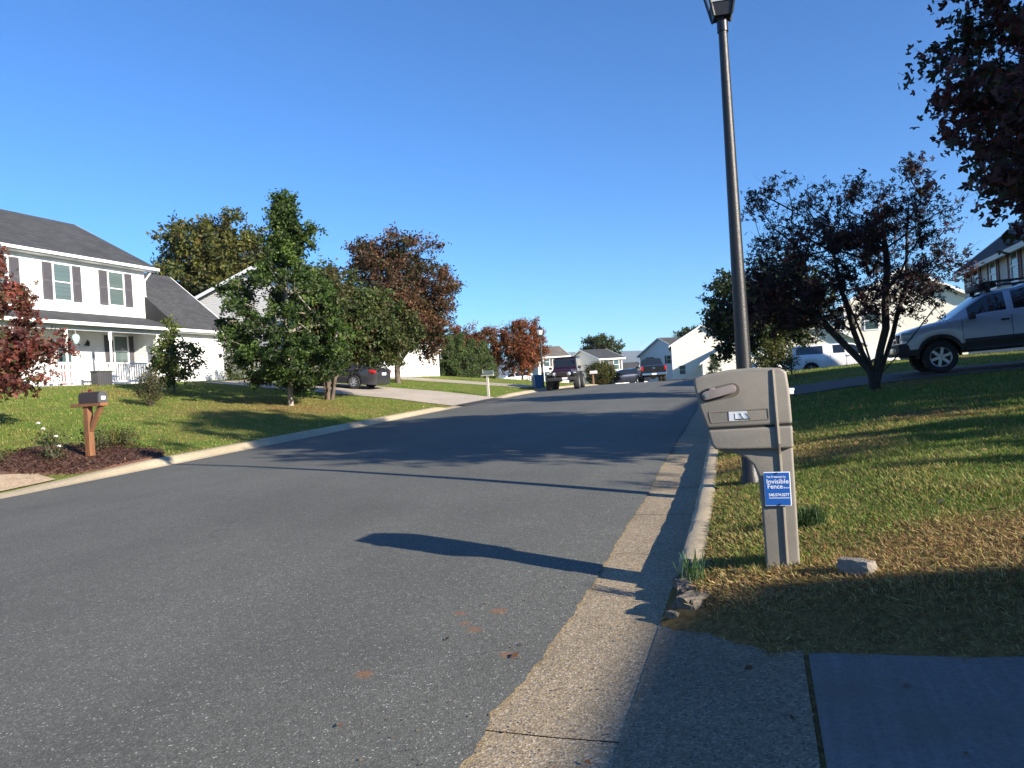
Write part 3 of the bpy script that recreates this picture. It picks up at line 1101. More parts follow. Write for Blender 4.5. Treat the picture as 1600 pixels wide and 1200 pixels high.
def gable_house(name, label, loc, rz, L, D, eave, ridge, siding, roofm, over=.35, group=None, axis_='x', fascia=M_TRIM):
    """box L by D (local x, y; front at y=0), ridge along x or y"""
    h = empty(name, loc, rz, label, 'house', group)
    full = lambda a: (lambda z: (0, a))
    if axis_ == 'x':
        g = lambda z: (0, D) if z <= eave else (D / 2 * (z - eave) / (ridge - eave), D - D / 2 * (z - eave) / (ridge - eave))
        lap_wall(h, (0, 0, 0), X, -Y_, full(L), -.6, eave, siding)
        lap_wall(h, (L, D, 0), -X, Y_, full(L), -.6, eave, siding)
        lap_wall(h, (L, 0, 0), Y_, X, g, -.6, ridge - .02, siding)
        lap_wall(h, (0, D, 0), -Y_, -X, g, -.6, ridge - .02, siding)
        sl = (ridge - eave) / (D / 2)
        e0 = eave - over * sl + .12
        for a, b in ((-over, D / 2), (D + over, D / 2)):
            p = [(-over, a, e0), (L + over, a, e0), (L + over, b, ridge + .12), (-over, b, ridge + .12)]
            slab_roof(h, p, roofm)
            mb = MB()
            mb.box(-over - .02, L + over + .02, a - .05, a + .05, e0 - .24, e0 - .03)
            f = mb.build('fascia', fascia, h)
            for xe in (-over - .03, L + over + .03):
                mb = MB()
                mb.bar((xe, a, e0 - .08), (xe, b, ridge + .04), .05, .2)
                mb.build('rake_board', fascia, h)
        mb = MB()
        for a, b in ((-over, 0), (D, D + over)): mb.box(-over, L + over, a + .05, b - .0, e0 - .13, e0 - .11)
        mb.build('soffit', fascia, h)
    else:
        g = lambda z: (0, L) if z <= eave else (L / 2 * (z - eave) / (ridge - eave), L - L / 2 * (z - eave) / (ridge - eave))
        lap_wall(h, (0, 0, 0), X, -Y_, g, -.6, ridge - .02, siding)
        lap_wall(h, (L, D, 0), -X, Y_, g, -.6, ridge - .02, siding)
        lap_wall(h, (L, 0, 0), Y_, X, full(D), -.6, eave, siding)
        lap_wall(h, (0, D, 0), -Y_, -X, full(D), -.6, eave, siding)
        sl = (ridge - eave) / (L / 2)
        e0 = eave - over * sl + .12
        for a, b in ((-over, L / 2), (L + over, L / 2)):
            p = [(a, -over, e0), (a, D + over, e0), (b, D + over, ridge + .12), (b, -over, ridge + .12)]
            slab_roof(h, p, roofm)
            mb = MB()
            mb.box(a - .05, a + .05, -over, D + over, e0 - .24, e0 - .03)
            mb.build('fascia', fascia, h)
            for ye in (-over - .03, D + over + .03):
                mb = MB()
                mb.bar((a, ye, e0 - .08), (b, ye, ridge + .04), .05, .2)
                mb.build('rake_board', fascia, h)
    mb = MB()
    for cx, cy in ((0, 0), (L, 0), (0, D), (L, D)):
        mb.box(cx - .05 if cx else -.03, cx + .03 if cx else .05, cy - .03 if not cy else cy - .05, cy + .05 if not cy else cy + .03, -.6, eave - .02)
    mb.build('corner_trim', fascia, h)
    return h


def win_set(h, o, u, n, items, w, hh, shm=None, pane=None, sw=.4):
    for a, z in items:
        window(h, o, u, n, a, z, w, hh, pane)
        if shm:
            shutter(h, o, u, n, a - .09 - sw, z - .04, sw, hh + .08, shm)
            shutter(h, o, u, n, a + w + .09, z - .04, sw, hh + .08, shm)


def garage_door(h, o, u, n, a0, a1, z1, rows=4, cols=4, material=M_TRIM):
    d = MB()
    box_on(d, o, u, n, a0 - .1, a0, -.1, z1 + .1, -.01, .06)
    box_on(d, o, u, n, a1, a1 + .1, -.1, z1 + .1, -.01, .06)
    box_on(d, o, u, n, a0, a1, z1, z1 + .1, -.01, .06)
    box_on(d, o, u, n, a0, a1, -.1, z1, -.02, .022)
    g = d.build('garage_door', material, h)
    ph = z1 / rows
    pw = (a1 - a0) / cols
    for r in range(rows):
        for c in range(cols):
            m = MB()
            box_on(m, o, u, n, a0 + c * pw + .06, a0 + (c + 1) * pw - .06, r * ph + .05, (r + 1) * ph - .05, .022, .036)
            m.build('door_panel', material, g, bevel=.006, seg=1)
    return g


# ---- white house with the porch, left
hx, hy = xy(29.8, -29.6)
HOUSE1 = empty('house', (hx, hy, 2.67), ANG_D, 'white two-storey house with charcoal shutters, front porch and attached garage', 'house')
h = HOUSE1
FR = (0, 0, 0)
lap_wall(h, (-14, 0, 0), X, -Y_, lambda z: (0, 14), -.3, 6.0, M_SIDING)
gm = lambda z: (0, 10) if z <= 6.05 else (5 * (z - 6.05) / 2.8, 10 - 5 * (z - 6.05) / 2.8)
lap_wall(h, (0, 0, 0), Y_, X, gm, -.3, 8.8, M_SIDING)
lap_wall(h, (-14, 10, 0), -Y_, -X, gm, -.3, 8.8, M_SIDING)
lap_wall(h, (0, 10, 0), -X, Y_, lambda z: (0, 14), -.3, 6.0, M_SIDING)
for a, b in ((-.45, 5), (10.45, 5)):
    slab_roof(h, [(-14.5, a, 6.0), (.55, a, 6.0), (.55, b, 8.98), (-14.5, b, 8.98)], M_ROOF)
mb = MB(); mb.box(-14.5, .57, -.56, -.44, 5.84, 5.97); mb.box(-14.5, .57, 10.44, 10.56, 5.84, 5.97); mb.build('roof_gutter', M_TRIM, h)
mb = MB(); mb.box(-14.5, .5, -.44, -.02, 5.80, 5.83); mb.build('soffit', M_TRIM, h)
for a, b in ((-.45, 5), (10.45, 5)):
    mb = MB(); mb.bar((.57, a, 5.86), (.57, b, 8.86), .05, .2); mb.build('rake_board', M_TRIM, h)
mb = MB(); mb.box(-.06, .03, -.03, .06, 0, 5.8); mb.build('corner_trim', M_TRIM, h)
win_set(h, (-14, 0, 0), X, -Y_, [(14 - 5.1, 3.95), (14 - 2.17, 3.95), (14 - 8.1, 3.95), (14 - 11.1, 3.95)], .84, 1.58, M_SHUT, M_BLIND, .46)
mb = MB(); mb.tube((.25, -.3, 5.8), (.02, -.06, 5.3), .04, .04, 6); mb.tube((.02, -.06, 5.3), (.02, -.06, 3.4), .04, .04, 6); mb.build('downspout', M_TRIM, h)
# ground floor front behind the porch
win_set(h, (-14, 0, 0), X, -Y_, [(14 - 2.07, .95), (14 - 9.6, .95)], .77, 1.45, M_SHUT, M_BLIND, .46)
o_, u_, n_ = (-14, 0, 0), X, -Y_
mb = MB(); box_on(mb, o_, u_, n_, 8.72, 8.82, 0, 2.42, -.01, .06); box_on(mb, o_, u_, n_, 9.62, 9.72, 0, 2.42, -.01, .06); box_on(mb, o_, u_, n_, 8.82, 9.62, 2.32, 2.42, -.01, .06)
dr_ = mb.build('door', M_TRIM, h)
mb = MB(); box_on(mb, o_, u_, n_, 8.82, 9.62, .0, 2.32, .0, .03); mb.build('door_leaf', M_DOORRED, dr_)
mb = MB()
for z0, z1 in ((.02, .1), (1.0, 1.1), (.72, .8), (2.2, 2.3)): box_on(mb, o_, u_, n_, 8.83, 9.61, z0, z1, .03, .05)
for a0 in (8.83, 9.54): box_on(mb, o_, u_, n_, a0, a0 + .07, .02, 2.3, .031, .049)
mb.build('screen_door', M_TRIM, dr_)
mb = MB(); box_on(mb, o_, u_, n_, 8.90, 9.54, 1.1, 2.2, .03, .036); mb.build('pane', M_GLASS, dr_)
mb = MB(); box_on(mb, o_, u_, n_, 10.28, 10.42, 1.9, 1.98, .0, .14); mb.lathe([(.03, 0), (.075, .05), (.085, .2), (.03, .27), (.01, .33)], 8, (-14 + 10.35, -.15, 1.86)); mb.build('wall_lantern', M_BLACK, h)
mb = MB(); box_on(mb, o_, u_, n_, 10.72, 10.80, 1.35, 1.55, .02, .035); mb.build('house_number_plate', mat('grey_plate', (.35, .36, .4), .5), h)
# porch
mb = MB(); mb.box(-14, -.9, -1.95, -.02, -.45, 0.0); mb.build('porch_floor', M_SLAB, h)
mb = MB(); mb.box(-14, -.9, -1.9, -1.75, 2.38, 2.6); mb.build('porch_beam', M_TRIM, h)
mb = MB(); mb.box(-14, -.02, -1.75, -.03, 2.56, 2.6); mb.build('porch_ceiling', M_TRIM, h)
slab_roof(h, [(-14.4, -2.2, 2.72), (0.0, -2.2, 2.72), (0.0, .0, 3.42), (-14.4, .0, 3.42)], M_ROOF)
mb = MB(); mb.box(-14.4, 4.05, -2.32, -2.20, 2.56, 2.70); mb.build('roof_gutter', M_TRIM, h)
for px in (-13.6, -10.9, -8.6, -6.2, -3.95, -1.2):
    mb = MB()
    mb.lathe([(.075, 0), (.075, .9), (.05, .98), (.045, 1.15), (.055, 1.5), (.05, 1.95), (.085, 2.02), (.085, 2.38)], 12, (px, -1.82, 0))
    mb.build('porch_post', M_TRIM, h, smooth_=True)
for a, b in ((-13.6, -5.75), (-4.62, -1.2)):
    mb = MB(); mb.box(a, b, -1.86, -1.78, .93, .99); mb.build('handrail', M_TRIM, h)
    mb = MB(); mb.box(a, b, -1.85, -1.79, .10, .16); mb.build('bottom_rail', M_TRIM, h)
    n = int((b - a) / .135)
    me0 = None
    for k in range(1, n):
        xk = a + (b - a) * k / n
        if me0 is None:
            mb = MB(); mb.box(-.02, .02, -.02, .02, .16, .93); me0 = mb.mesh('baluster'); me0.materials.append(M_TRIM)
        o = link('baluster', me0, None, h); o.location = (xk, -1.82, 0)
    for px in (a, b):
        mb = MB(); mb.box(px - .06, px + .06, -1.88, -1.76, 0, 1.05); mb.build('newel_post', M_TRIM, h)
for k in range(3):
    mb = MB(); mb.box(-5.7, -4.66, -2.0 - .3 * (k + 1), -1.955 - .3 * k, -.75, -.15 * (k + 1) + .0); mb.build('porch_step', M_SLAB, h)
# garage wing
lap_wall(h, (-.9, -1.72, 0), X, -Y_, lambda z: (0, 4.4), -.3, 2.52, M_SIDING)
lap_wall(h, (-.9, 0, 0), -Y_, -X, lambda z: (0, 1.72), -.3, 2.55, M_SIDING)
gg = lambda z: (0, 7.6) if z <= 2.6 else (3.8 * (z - 2.6) / 3.45, 7.6 - 3.8 * (z - 2.6) / 3.45)
lap_wall(h, (3.5, -1.72, 0), Y_, X, gg, -.3, 6.0, M_SIDING)
lap_wall(h, (3.5, 5.88, 0), -X, Y_, lambda z: (0, 3.5), -.3, 2.55, M_SIDING)
for a, b in ((-2.2, 2.08), (6.36, 2.08)):
    slab_roof(h, [(0.003, a, 2.72), (4.0, a, 2.72), (4.0, b, 6.25), (0.003, b, 6.25)], M_ROOF)
    mb = MB(); mb.bar((4.03, a, 2.6), (4.03, b, 6.13), .05, .2); mb.build('rake_board', M_TRIM, h)
mb = MB(); mb.prism([(-2.19, 2.69), (0, 3.39), (0, 4.58)], -.03, 0.0); ck = mb.build('roof_cheek', M_ROOF, h); ck.data.transform(Matrix(((0, 1, 0, 0), (1, 0, 0, 0), (0, 0, 1, 0), (0, 0, 0, 1))))
mb = MB(); mb.box(-.9, 3.95, -2.2, -1.72, 2.52, 2.55); mb.build('soffit', M_TRIM, h)
garage_door(h, (0, -1.72, 0), X, -Y_, .45, 2.88, 1.95)
window(h, (0, -1.72, 0), X, -Y_, -.62, .85, .42, 1.35, M_GLASS)
mb = MB(); mb.box(3.15, 3.25, -1.86, -1.74, 1.4, 1.46); mb.lathe([(.02, 0), (.06, .04), (.07, .18), (.02, .26)], 8, (3.2, -1.84, 1.3)); mb.build('wall_lantern', M_BLACK, h)

# ---- pale grey gabled house behind the garage
hx, hy = xy(38.0, -35.5)
h2 = gable_house('house', 'pale grey sided house with broad gable behind the white house garage', (hx, hy, 2.45), math.atan2(RY, RX), 13.0, 12.0, 5.0, 7.15, M_SIDINGGREY, M_ROOF, axis_='y', over=.3)

# ---- low house with a white porch beyond the brown tree
hx, hy = xy(47.0, -27.5)
h3 = gable_house('house', 'low cream house with white porch and brown roof beyond the sedan', (hx, hy, 2.5), ANG_D, 14, 8, 2.45, 4.1, mat('tan_cream_siding', (.50, .44, .34), .6, .05), M_ROOFBROWN)
mb = MB(); mb.box(5.2, 8.6, -3.0, -.03, -.5, .05); mb.build('porch_floor', M_SLAB, h3)
for px in (5.3, 7.0, 8.5):
    mb = MB(); mb.box(px - .09, px + .09, -2.95, -2.77, .05, 2.1); mb.build('porch_post', M_TRIM, h3)
mb = MB(); mb.box(5.15, 8.65, -3.02, -2.7, 2.1, 2.45); mb.build('porch_beam', M_TRIM, h3)
slab_roof(h3, [(4.9, -3.3, 2.45), (8.9, -3.3, 2.45), (8.9, .6, 3.2), (4.9, .6, 3.2)], M_ROOFBROWN)
for k in range(14):
    mb = MB(); mb.box(5.45 + k * .22, 5.49 + k * .22, -2.88, -2.84, .05, .85); mb.build('baluster', M_TRIM, h3)
mb = MB(); mb.box(5.3, 8.5, -2.9, -2.82, .85, .92); mb.build('handrail', M_TRIM, h3)
win_set(h3, (0, 0, 0), X, -Y_, [(1.5, .8), (6.2, .8)], .9, 1.2, M_SHUT)
garage_door(h3, (0, 0, 0), X, -Y_, 9.8, 13.0, 2.0, material=mat('open_garage_shade', (.12, .11, .10), .6))  # dark door colour stands for the shade inside an open garage

# ---- beige house with maroon shutters, far right
hx, hy = xy(42.4, 10.0)
h4 = gable_house('house', 'beige two-storey house with maroon shutters behind the silver SUV', (hx, hy, 0.95), math.atan2(-DY, -DX), 13.0, 5.2, 4.95, 6.9, M_SIDINGTAN, M_ROOF, over=.4, fascia=mat('tan_trim', (.50, .46, .40), .5, .05))
for a in (1.75, 4.45, 7.3, 10.1):
    win_set(h4, (0, 0, 0), X, -Y_, [(a, 3.5)], .78, 1.2, M_SHUTRED, M_BLIND, .36)
    win_set(h4, (0, 0, 0), X, -Y_, [(a, .9)], .78, 1.25, M_SHUTRED, M_GLASS, .36)

# ---- cream house behind the pickup
hx, hy = xy(62.0, 6.4)
h5 = gable_house('house', 'cream gabled house behind the white pickup and dark purple maple', (hx, hy, 0.6), math.atan2(RY, RX), 8.3, 12, 5.4, 7.75, M_SIDINGCREAM, M_ROOFBROWN, axis_='y', over=.4)
hx, hy = xy(58.0, 1.8)
h5b = gable_house('garage', 'low cream garage with dark roof left of the white pickup', (hx, hy, 0.6), math.atan2(RY, RX), 5.2, 9, 2.4, 4.0, M_SIDINGCREAM, M_ROOFBROWN, axis_='y', over=.4)
h5b['category'] = 'garage'
garage_door(h5b, (0, 0, 0), X, -Y_, .9, 4.3, 2.0)
win_set(h5, (0, 0, 0), X, -Y_, [(1.4, 3.4)], .9, 1.3, None, M_GLASS)

# ---- houses beyond the crest
def far_house(name, label, x, y, z, rz, L, D, eave, ridge, siding, roofm, axis_, wins=(), shm=None, w=.9, hh=1.35, side=()):
    hh_ = gable_house(name, label, (x, y, z), rz, L, D, eave, ridge, siding, roofm, axis_=axis_, over=.4)
    win_set(hh_, (0, 0, 0), X, -Y_, wins, w, hh, shm)
    win_set(hh_, (0, D, 0), -Y_, -X, side, w, hh, shm)
    return hh_


c1 = far_house('house', 'large cream gabled house beyond the black pickup at the crest', 24.9, 113.5, .2, math.radians(-12), 9.4, 14, 5.75, 8.45, M_SIDINGCREAM, M_ROOF, 'y', [(1.0, 1.2)], None, side=[(1.2, 3.6), (3.4, 3.6), (6, 3.6)])
c1b = far_house('garage_wing', 'lower cream garage gable in front of the large cream house', 27.6, 106.0, .2, math.radians(-12), 9.2, 7.2, 2.7, 5.6, M_SIDINGCREAM, M_ROOFBROWN, 'y', [(6.2, .9)], None)
c1b['category'] = 'garage'
c2 = far_house('house', 'white gabled house left of and behind the large cream house', 23.4, 133, .2, math.radians(-55), 10.0, 12, 5.0, 7.7, M_SIDING, M_ROOF, 'y', [(2, 3.2), (6.5, 3.2)], M_SHUT)
c3 = far_house('house', 'white house with grey roof behind the round clipped bush', 13.2, 109, .4, math.radians(26), 3.9, 9.5, 4.1, 5.6, M_SIDING, M_ROOF, 'x', [(.6, 2.4), (2.4, 2.4), (.7, .5), (2.4, .5)], M_SHUT)
c4 = far_house('house', 'cream two-storey house with tan roof right of the orange tree', 4.0, 108, 1.2, math.radians(20), 4.7, 7, 4.1, 5.6, M_SIDINGCREAM, M_ROOFBROWN, 'x', [(.9, 2.6), (2.9, 2.6), (.9, .5), (2.9, .5)], M_SHUT)
c5 = far_house('garage_wing', 'low white garage wing right of the far white house', 16.9, 112.5, .3, math.radians(26), 4.6, 6, 2.2, 3.4, M_SIDING, M_ROOF, 'x', [(.8, .8), (2.8, .8)])
c5['category'] = 'garage'
# ---- the house whose shadow lies over the driveway: beside the photographer, out of view
hx, hy = xy(-.42, 12.05)
hb = empty('house', (hx, hy, .45), math.atan2(-DY, -DX), 'hip-roofed house at the top of the driveway, behind the viewpoint', 'house')
lap_wall(hb, (0, 0, 0), X, -Y_, lambda z: (0, 15), -.3, 4.6, M_SIDINGCREAM)
lap_wall(hb, (15, 9, 0), -X, Y_, lambda z: (0, 15), -.3, 4.6, M_SIDINGCREAM)
lap_wall(hb, (0, 9, 0), -Y_, -X, lambda z: (0, 9), -.3, 4.6, M_SIDINGCREAM)
lap_wall(hb, (15, 0, 0), Y_, X, lambda z: (0, 9), -.3, 4.6, M_SIDINGCREAM)
mb = MB()
mb.add([(-.38, -.38, 4.68), (15.38, -.38, 4.68), (15.38, 9.38, 4.68), (-.38, 9.38, 4.68), (4.5, 4.5, 6.3), (10.5, 4.5, 6.3), (-.38, -.38, 4.5), (15.38, -.38, 4.5), (15.38, 9.38, 4.5), (-.38, 9.38, 4.5)],
       [(0, 1, 5, 4), (1, 2, 5), (2, 3, 4, 5), (3, 0, 4), (0, 6, 7, 1), (1, 7, 8, 2), (2, 8, 9, 3), (3, 9, 6, 0), (9, 8, 7, 6)])
mb.build('roof', M_ROOF, hb)
garage_door(hb, (0, 0, 0), X, -Y_, 1.0, 5.8, 2.1)
win_set(hb, (0, 0, 0), X, -Y_, [(7.5, 1), (11, 1)], .9, 1.4, M_SHUT)

# ---- the silver SUV's house, out of view to the right; its shadow lies over the driveway and lawn
hx, hy = xy(21.5, 15.0)
hs = gable_house('house', 'tan house at the top of the silver SUV driveway, out of view to the right', (hx, hy, 1.1), math.atan2(-DY, -DX), 13.0, 9, 6.2, 8.2, M_SIDINGTAN, M_ROOF, over=.4)
garage_door(hs, (0, 0, 0), X, -Y_, .4, 3.2, 2.1)
win_set(hs, (0, 0, 0), X, -Y_, [(5, 1), (8, 1), (11, 1), (5, 3.4), (8, 3.4), (11, 3.4)], .9, 1.3, M_SHUT)

# ------------------------------------------------------------------ street furniture near the camera
rot_r = math.atan2(RY, RX)     # local x to the street's right, y along it
M_MBOX = mat('tan_plastic', (.205, .186, .156), .5, .12, 5, .15, 160)
M_MRIB = mat('tan_plastic_rib', (.19, .165, .135), .45, .08, 8)
mx, my = xy(4.80, .06)
MBX = empty('mailbox', (mx, my, .333), rot_r, 'big tan plastic mailbox with post in one piece beside the curb', 'mailbox')
mb = MB(); mb.prism([(-.389, .868), (-.426, .99), (-.449, 1.12), (-.453, 1.178), (-.387, 1.199), (-.234, 1.221), (-.1, 1.224), (.004, 1.218), (.06, 1.21), (.088, 1.188), (.098, 1.079), (.103, .878)], -.15, .15)
body = mb.build('box_lid', M_MBOX, MBX, True, .022, 3)
mb = MB(); mb.prism([(-.386, .858), (-.366, .762), (-.345, .738), (-.2, .733), (.101, .733), (.103, .867)], -.148, .148)
mb.build('box_bin', M_MBOX, MBX, True, .018, 3)
mb = MB(); mb.prism([(-.380, .875), (-.375, .85), (.095, .86), (.095, .885)], -.138, .138); mb.build('split_line', M_DARK, MBX)
mb = MB(); mb.prism([(-.095, -.12), (.099, -.12), (.099, .508), (.099, .76), (-.352, .752), (-.325, .722), (-.228, .703), (-.174, .677), (-.132, .63), (-.109, .569), (-.1, .396)], -.105, .105)
mb.build('post', M_MBOX, MBX, True, .02, 3)
mb = MB()
pts = [(.010, -.148, 1.205), (.014, -.152, .97), (.019, -.152, .76), (.020, -.108, .70), (.023, -.108, .5), (.024, -.108, -.02)]
for p, q in zip(pts[:-1], pts[1:]): mb.tube(p, q, .012, .012, 8, False)
mb.build('seam_rib', M_MRIB, MBX, True)
# flag over a dark patch, the shade of its recess put into colour
def capsule(mb, a, b, w, y0, y1, n=8):
    a, b = Vector((a[0], 0, a[1])), Vector((b[0], 0, b[1]))
    ang = math.atan2(b.z - a.z, b.x - a.x)
    poly = [(b.x + w * math.cos(ang - math.pi / 2 + math.pi * k / n), b.z + w * math.sin(ang - math.pi / 2 + math.pi * k / n)) for k in range(n + 1)]
    poly += [(a.x + w * math.cos(ang + math.pi / 2 + math.pi * k / n), a.z + w * math.sin(ang + math.pi / 2 + math.pi * k / n)) for k in range(n + 1)]
    return mb.prism(poly, y0, y1)
mb = MB(); capsule(mb, (-.375, 1.072), (-.225, 1.098), .042, -.1525, -.14); mb.build('flag_recess_shade', mat('recess_shade', (.10, .085, .07), .7), MBX)
mb = MB(); capsule(mb, (-.378, 1.072), (-.228, 1.104), .026, -.185, -.152); mb.box(-.36, -.325, -.183, -.153, 1.09, 1.118)
fl = mb.build('flag', mat('faded_red_flag', (.22, .185, .175), .45, .1, 12), MBX, True, .005, 2)
mb = MB(); mb.lathe([(.011, 0), (.011, -.006)], 10, (-.378, -.186, 1.072), 'y'); mb.build('pivot', M_CHROME, fl)
# number panel
mb = MB()
for p, q in (((-.37, .968), (-.028, .976)), ((-.359, .904), (-.025, .913)), ((-.37, .968), (-.359, .904)), ((-.028, .976), (-.025, .913))):
    mb.bar((p[0], -.1495, p[1]), (q[0], -.1495, q[1]), .007, .007)
mb.build('number_panel_rim', M_MRIB, MBX)
mb = MB(); mb.box(-.255, -.15, -.1535, -.1505, .911, .966); stk = mb.build('number_sticker', mat('grey_white_sticker', (.52, .55, .58), .5, .12, 60), MBX)
for cx in (-.212, -.176):
    mb = MB()
    m = 7
    vs = []
    for k in range(m):
        a = -.3 + 1.5 * k / (m - 1)
        vs += [(cx + .022 * math.sin(a) + .004 * k, -.156 - .010 * (1 - math.cos(a)), .921), (cx + .022 * math.sin(a), -.156 - .006 * (1 - math.cos(a)), .955)]
    mb.add(vs, [(2 * k, 2 * k + 2, 2 * k + 3, 2 * k + 1) for k in range(m - 1)])
    mb.build('peeling_number', mat('black_white_number', (.62, .64, .66), .4, .1), stk)
    mb = MB(); mb.add([(x - .001, y + .0015, z - .006) for x, y, z in vs], [(2 * k, 2 * k + 2, 2 * k + 3, 2 * k + 1) for k in range(m - 1)])
    mb.build('number_ink', M_BLACK, stk)
mb = MB(); mb.box(.098, .125, -.05, .03, 1.05, 1.075); mb.box(.098, .13, -.05, .03, 1.072, 1.085); mb.build('rear_latch', M_TRIM, MBX, bevel=.004)

# blue warning plate
SIGN = empty('sign_plate', (mx + .0, my + .0, .333), rot_r, 'small blue pet-fence sign plate with white lettering on mailbox post', 'sign')
M_BLUE = mat('sign_blue', (.012, .09, .36), .4, .06, 6)
M_INK = mat('sign_white', (.66, .70, .78), .4, .04)
sx0, sx1, sz0, sz1, sy = -.078, .072, .388, .592, -.128
mb = MB(); mb.box(sx0, sx1, sy, sy + .004, sz0, sz1); mb.build('plate', M_INK, SIGN, bevel=.0015, seg=1)
mb = MB(); mb.box(sx0 + .005, sx1 - .005, sy - .0015, sy - .0003, sz0 + .005, sz1 - .005); mb.build('blue_face', M_BLUE, SIGN)


def lettering(txt, size, x, z, parent, y, material, bold=0.0, w=None):
    cu = bpy.data.curves.new('lettering', 'FONT')
    cu.body = txt
    cu.size = size
    cu.offset = bold
    tmp = bpy.data.objects.new('tmp', cu)
    COL.objects.link(tmp)
    bpy.context.view_layer.update()
    me = bpy.data.meshes.new_from_object(tmp.evaluated_get(bpy.context.evaluated_depsgraph_get()))
    bpy.data.objects.remove(tmp)
    co = np.array([v.co[:] for v in me.vertices])
    k = w / (co[:, 0].max() - co[:, 0].min()) if w else 1
    for v in me.vertices:
        v.co = Vector((x + (v.co.x - co[:, 0].min()) * k, y, z + v.co.y))
    me.materials.clear()
    me.name = 'lettering'
    return link('lettering', me, material, parent)


yy = sy - .0025
lettering('Pet Protected by', .0185, -.060, .557, SIGN, yy, M_INK, .0003, .108)
lettering('Invisible', .038, -.062, .523, SIGN, yy, M_INK, .0006, .124)
lettering('Fence', .038, -.058, .493, SIGN, yy, M_INK, .0006, .085)
lettering('Brand', .0145, .032, .493, SIGN, yy, M_INK, .0002, .034)
lettering('540.574.0277', .024, -.054, .447, SIGN, yy, M_INK, .0007, .116)
mb = MB(); mb.box(-.054, .064, yy - .0004, yy, .434, .438); mb.build('rule', M_INK, SIGN)
mb = MB(); mb.tube((-.004, sy - .002, .584), (-.004, sy - .006, .584), .006, .006, 8); mb.tube((.004, sy - .002, .397), (.004, sy - .006, .397), .006, .006, 8); mb.build('screw', M_BLACK, SIGN)


def lamp_post(name, label, loc, rz, H, r0, r1, group=None):
    p = empty(name, loc, rz, label, 'street lamp', group)
    mb = MB(); mb.lathe([(r0 * 1.25, -.2), (r0 * 1.25, .05), (r0 * 1.0, .09), (r0 * .99, .6), (r1 + (r0 - r1) * .5, H * .5), (r1, H - .12), (r1 * 1.0, H - .1)], 20)
    mb.build('post', M_BLACKPOST, p, True)
    mb = MB(); mb.lathe([(r1 * 1.25, H - .14), (r1 * 1.25, H - .04), (r1 * 1.05, H - .03), (r1 * 1.05, H + .01)], 16); mb.build('collar', M_BLACK, p, True)
    hd = MB()
    b0, b1, z0, z1 = .085, .17, H, H + .42
    for sx_, sy_ in ((-1, -1), (1, -1), (1, 1), (-1, 1)):
        hd.bar((sx_ * b0, sy_ * b0, z0), (sx_ * b1, sy_ * b1, z1), .022, .022)
    hd.add([(-b0, -b0, z0), (b0, -b0, z0), (b0, b0, z0), (-b0, b0, z0), (-b0 * 1.22, -b0 * 1.22, z0 + .12), (b0 * 1.22, -b0 * 1.22, z0 + .12), (b0 * 1.22, b0 * 1.22, z0 + .12), (-b0 * 1.22, b0 * 1.22, z0 + .12)], [(0, 3, 2, 1), (4, 5, 6, 7), (0, 1, 5, 4), (1, 2, 6, 5), (2, 3, 7, 6), (3, 0, 4, 7)])
    hd.box(-b1 - .02, b1 + .02, -b1 - .02, b1 + .02, z1, z1 + .03)
    hd.add([(-b1, -b1, z1 + .03), (b1, -b1, z1 + .03), (b1, b1, z1 + .03), (-b1, b1, z1 + .03), (-.05, -.05, z1 + .2), (.05, -.05, z1 + .2), (.05, .05, z1 + .2), (-.05, .05, z1 + .2)], [(4, 5, 6, 7), (0, 1, 5, 4), (1, 2, 6, 5), (2, 3, 7, 6), (3, 0, 4, 7)])
    hd.lathe([(.02, z1 + .2), (.035, z1 + .24), (.008, z1 + .3)], 8)
    L = hd.build('lantern', M_BLACK, p)
    k0 = b0 + (b1 - b0) * .30
    for i in range(4):
        a = i * math.pi / 2
        c, s = math.cos(a), math.sin(a)
        q = [(-k0 + .012, -k0, z0 + .13), (k0 - .012, -k0, z0 + .13), (b1 - .012, -b1, z1), (-b1 + .012, -b1, z1)]
        m2 = MB(); m2.add([(x * c - y * s, x * s + y * c, z) for x, y, z in q], [(0, 1, 2, 3)]); m2.build('pane', M_LAMPGLASS, L)
    return p


M_BLACKPOST = mat('black_fibreglass', (.013, .013, .015), .42, .3, 30, .2, 90)
lx, ly = 2.36, 7.47
ls, lt = st(lx, ly)
lamp_post('street_lamp', 'tall black lamp post with lantern standing just behind the tan mailbox', (lx, ly, gz(ls, lt)), rot_r + math.radians(8), 5.12 - gz(ls, lt), .083, .044, 'black lamp posts')
lamp_post('street_lamp', 'far black lamp post with lantern beside the orange tree', (1.9, 45.0, gz(*st(1.9, 45.0))), .3, 3.05, .075, .05, 'black lamp posts')

# concrete brick lying in the dry grass
bx, by = xy(4.42, .44)
rock('paver_brick', (bx, by, gz(4.42, .44) + .035), .19, .1, .085, -.95, mat('grey_paver', (.22, .195, .16), .9, .2, 20, .5, 80), None, 21, 3, .02)
tag(bpy.context.scene.objects['paver_brick'], 'grey concrete paver brick lying in dry grass right of the mailbox', 'brick')

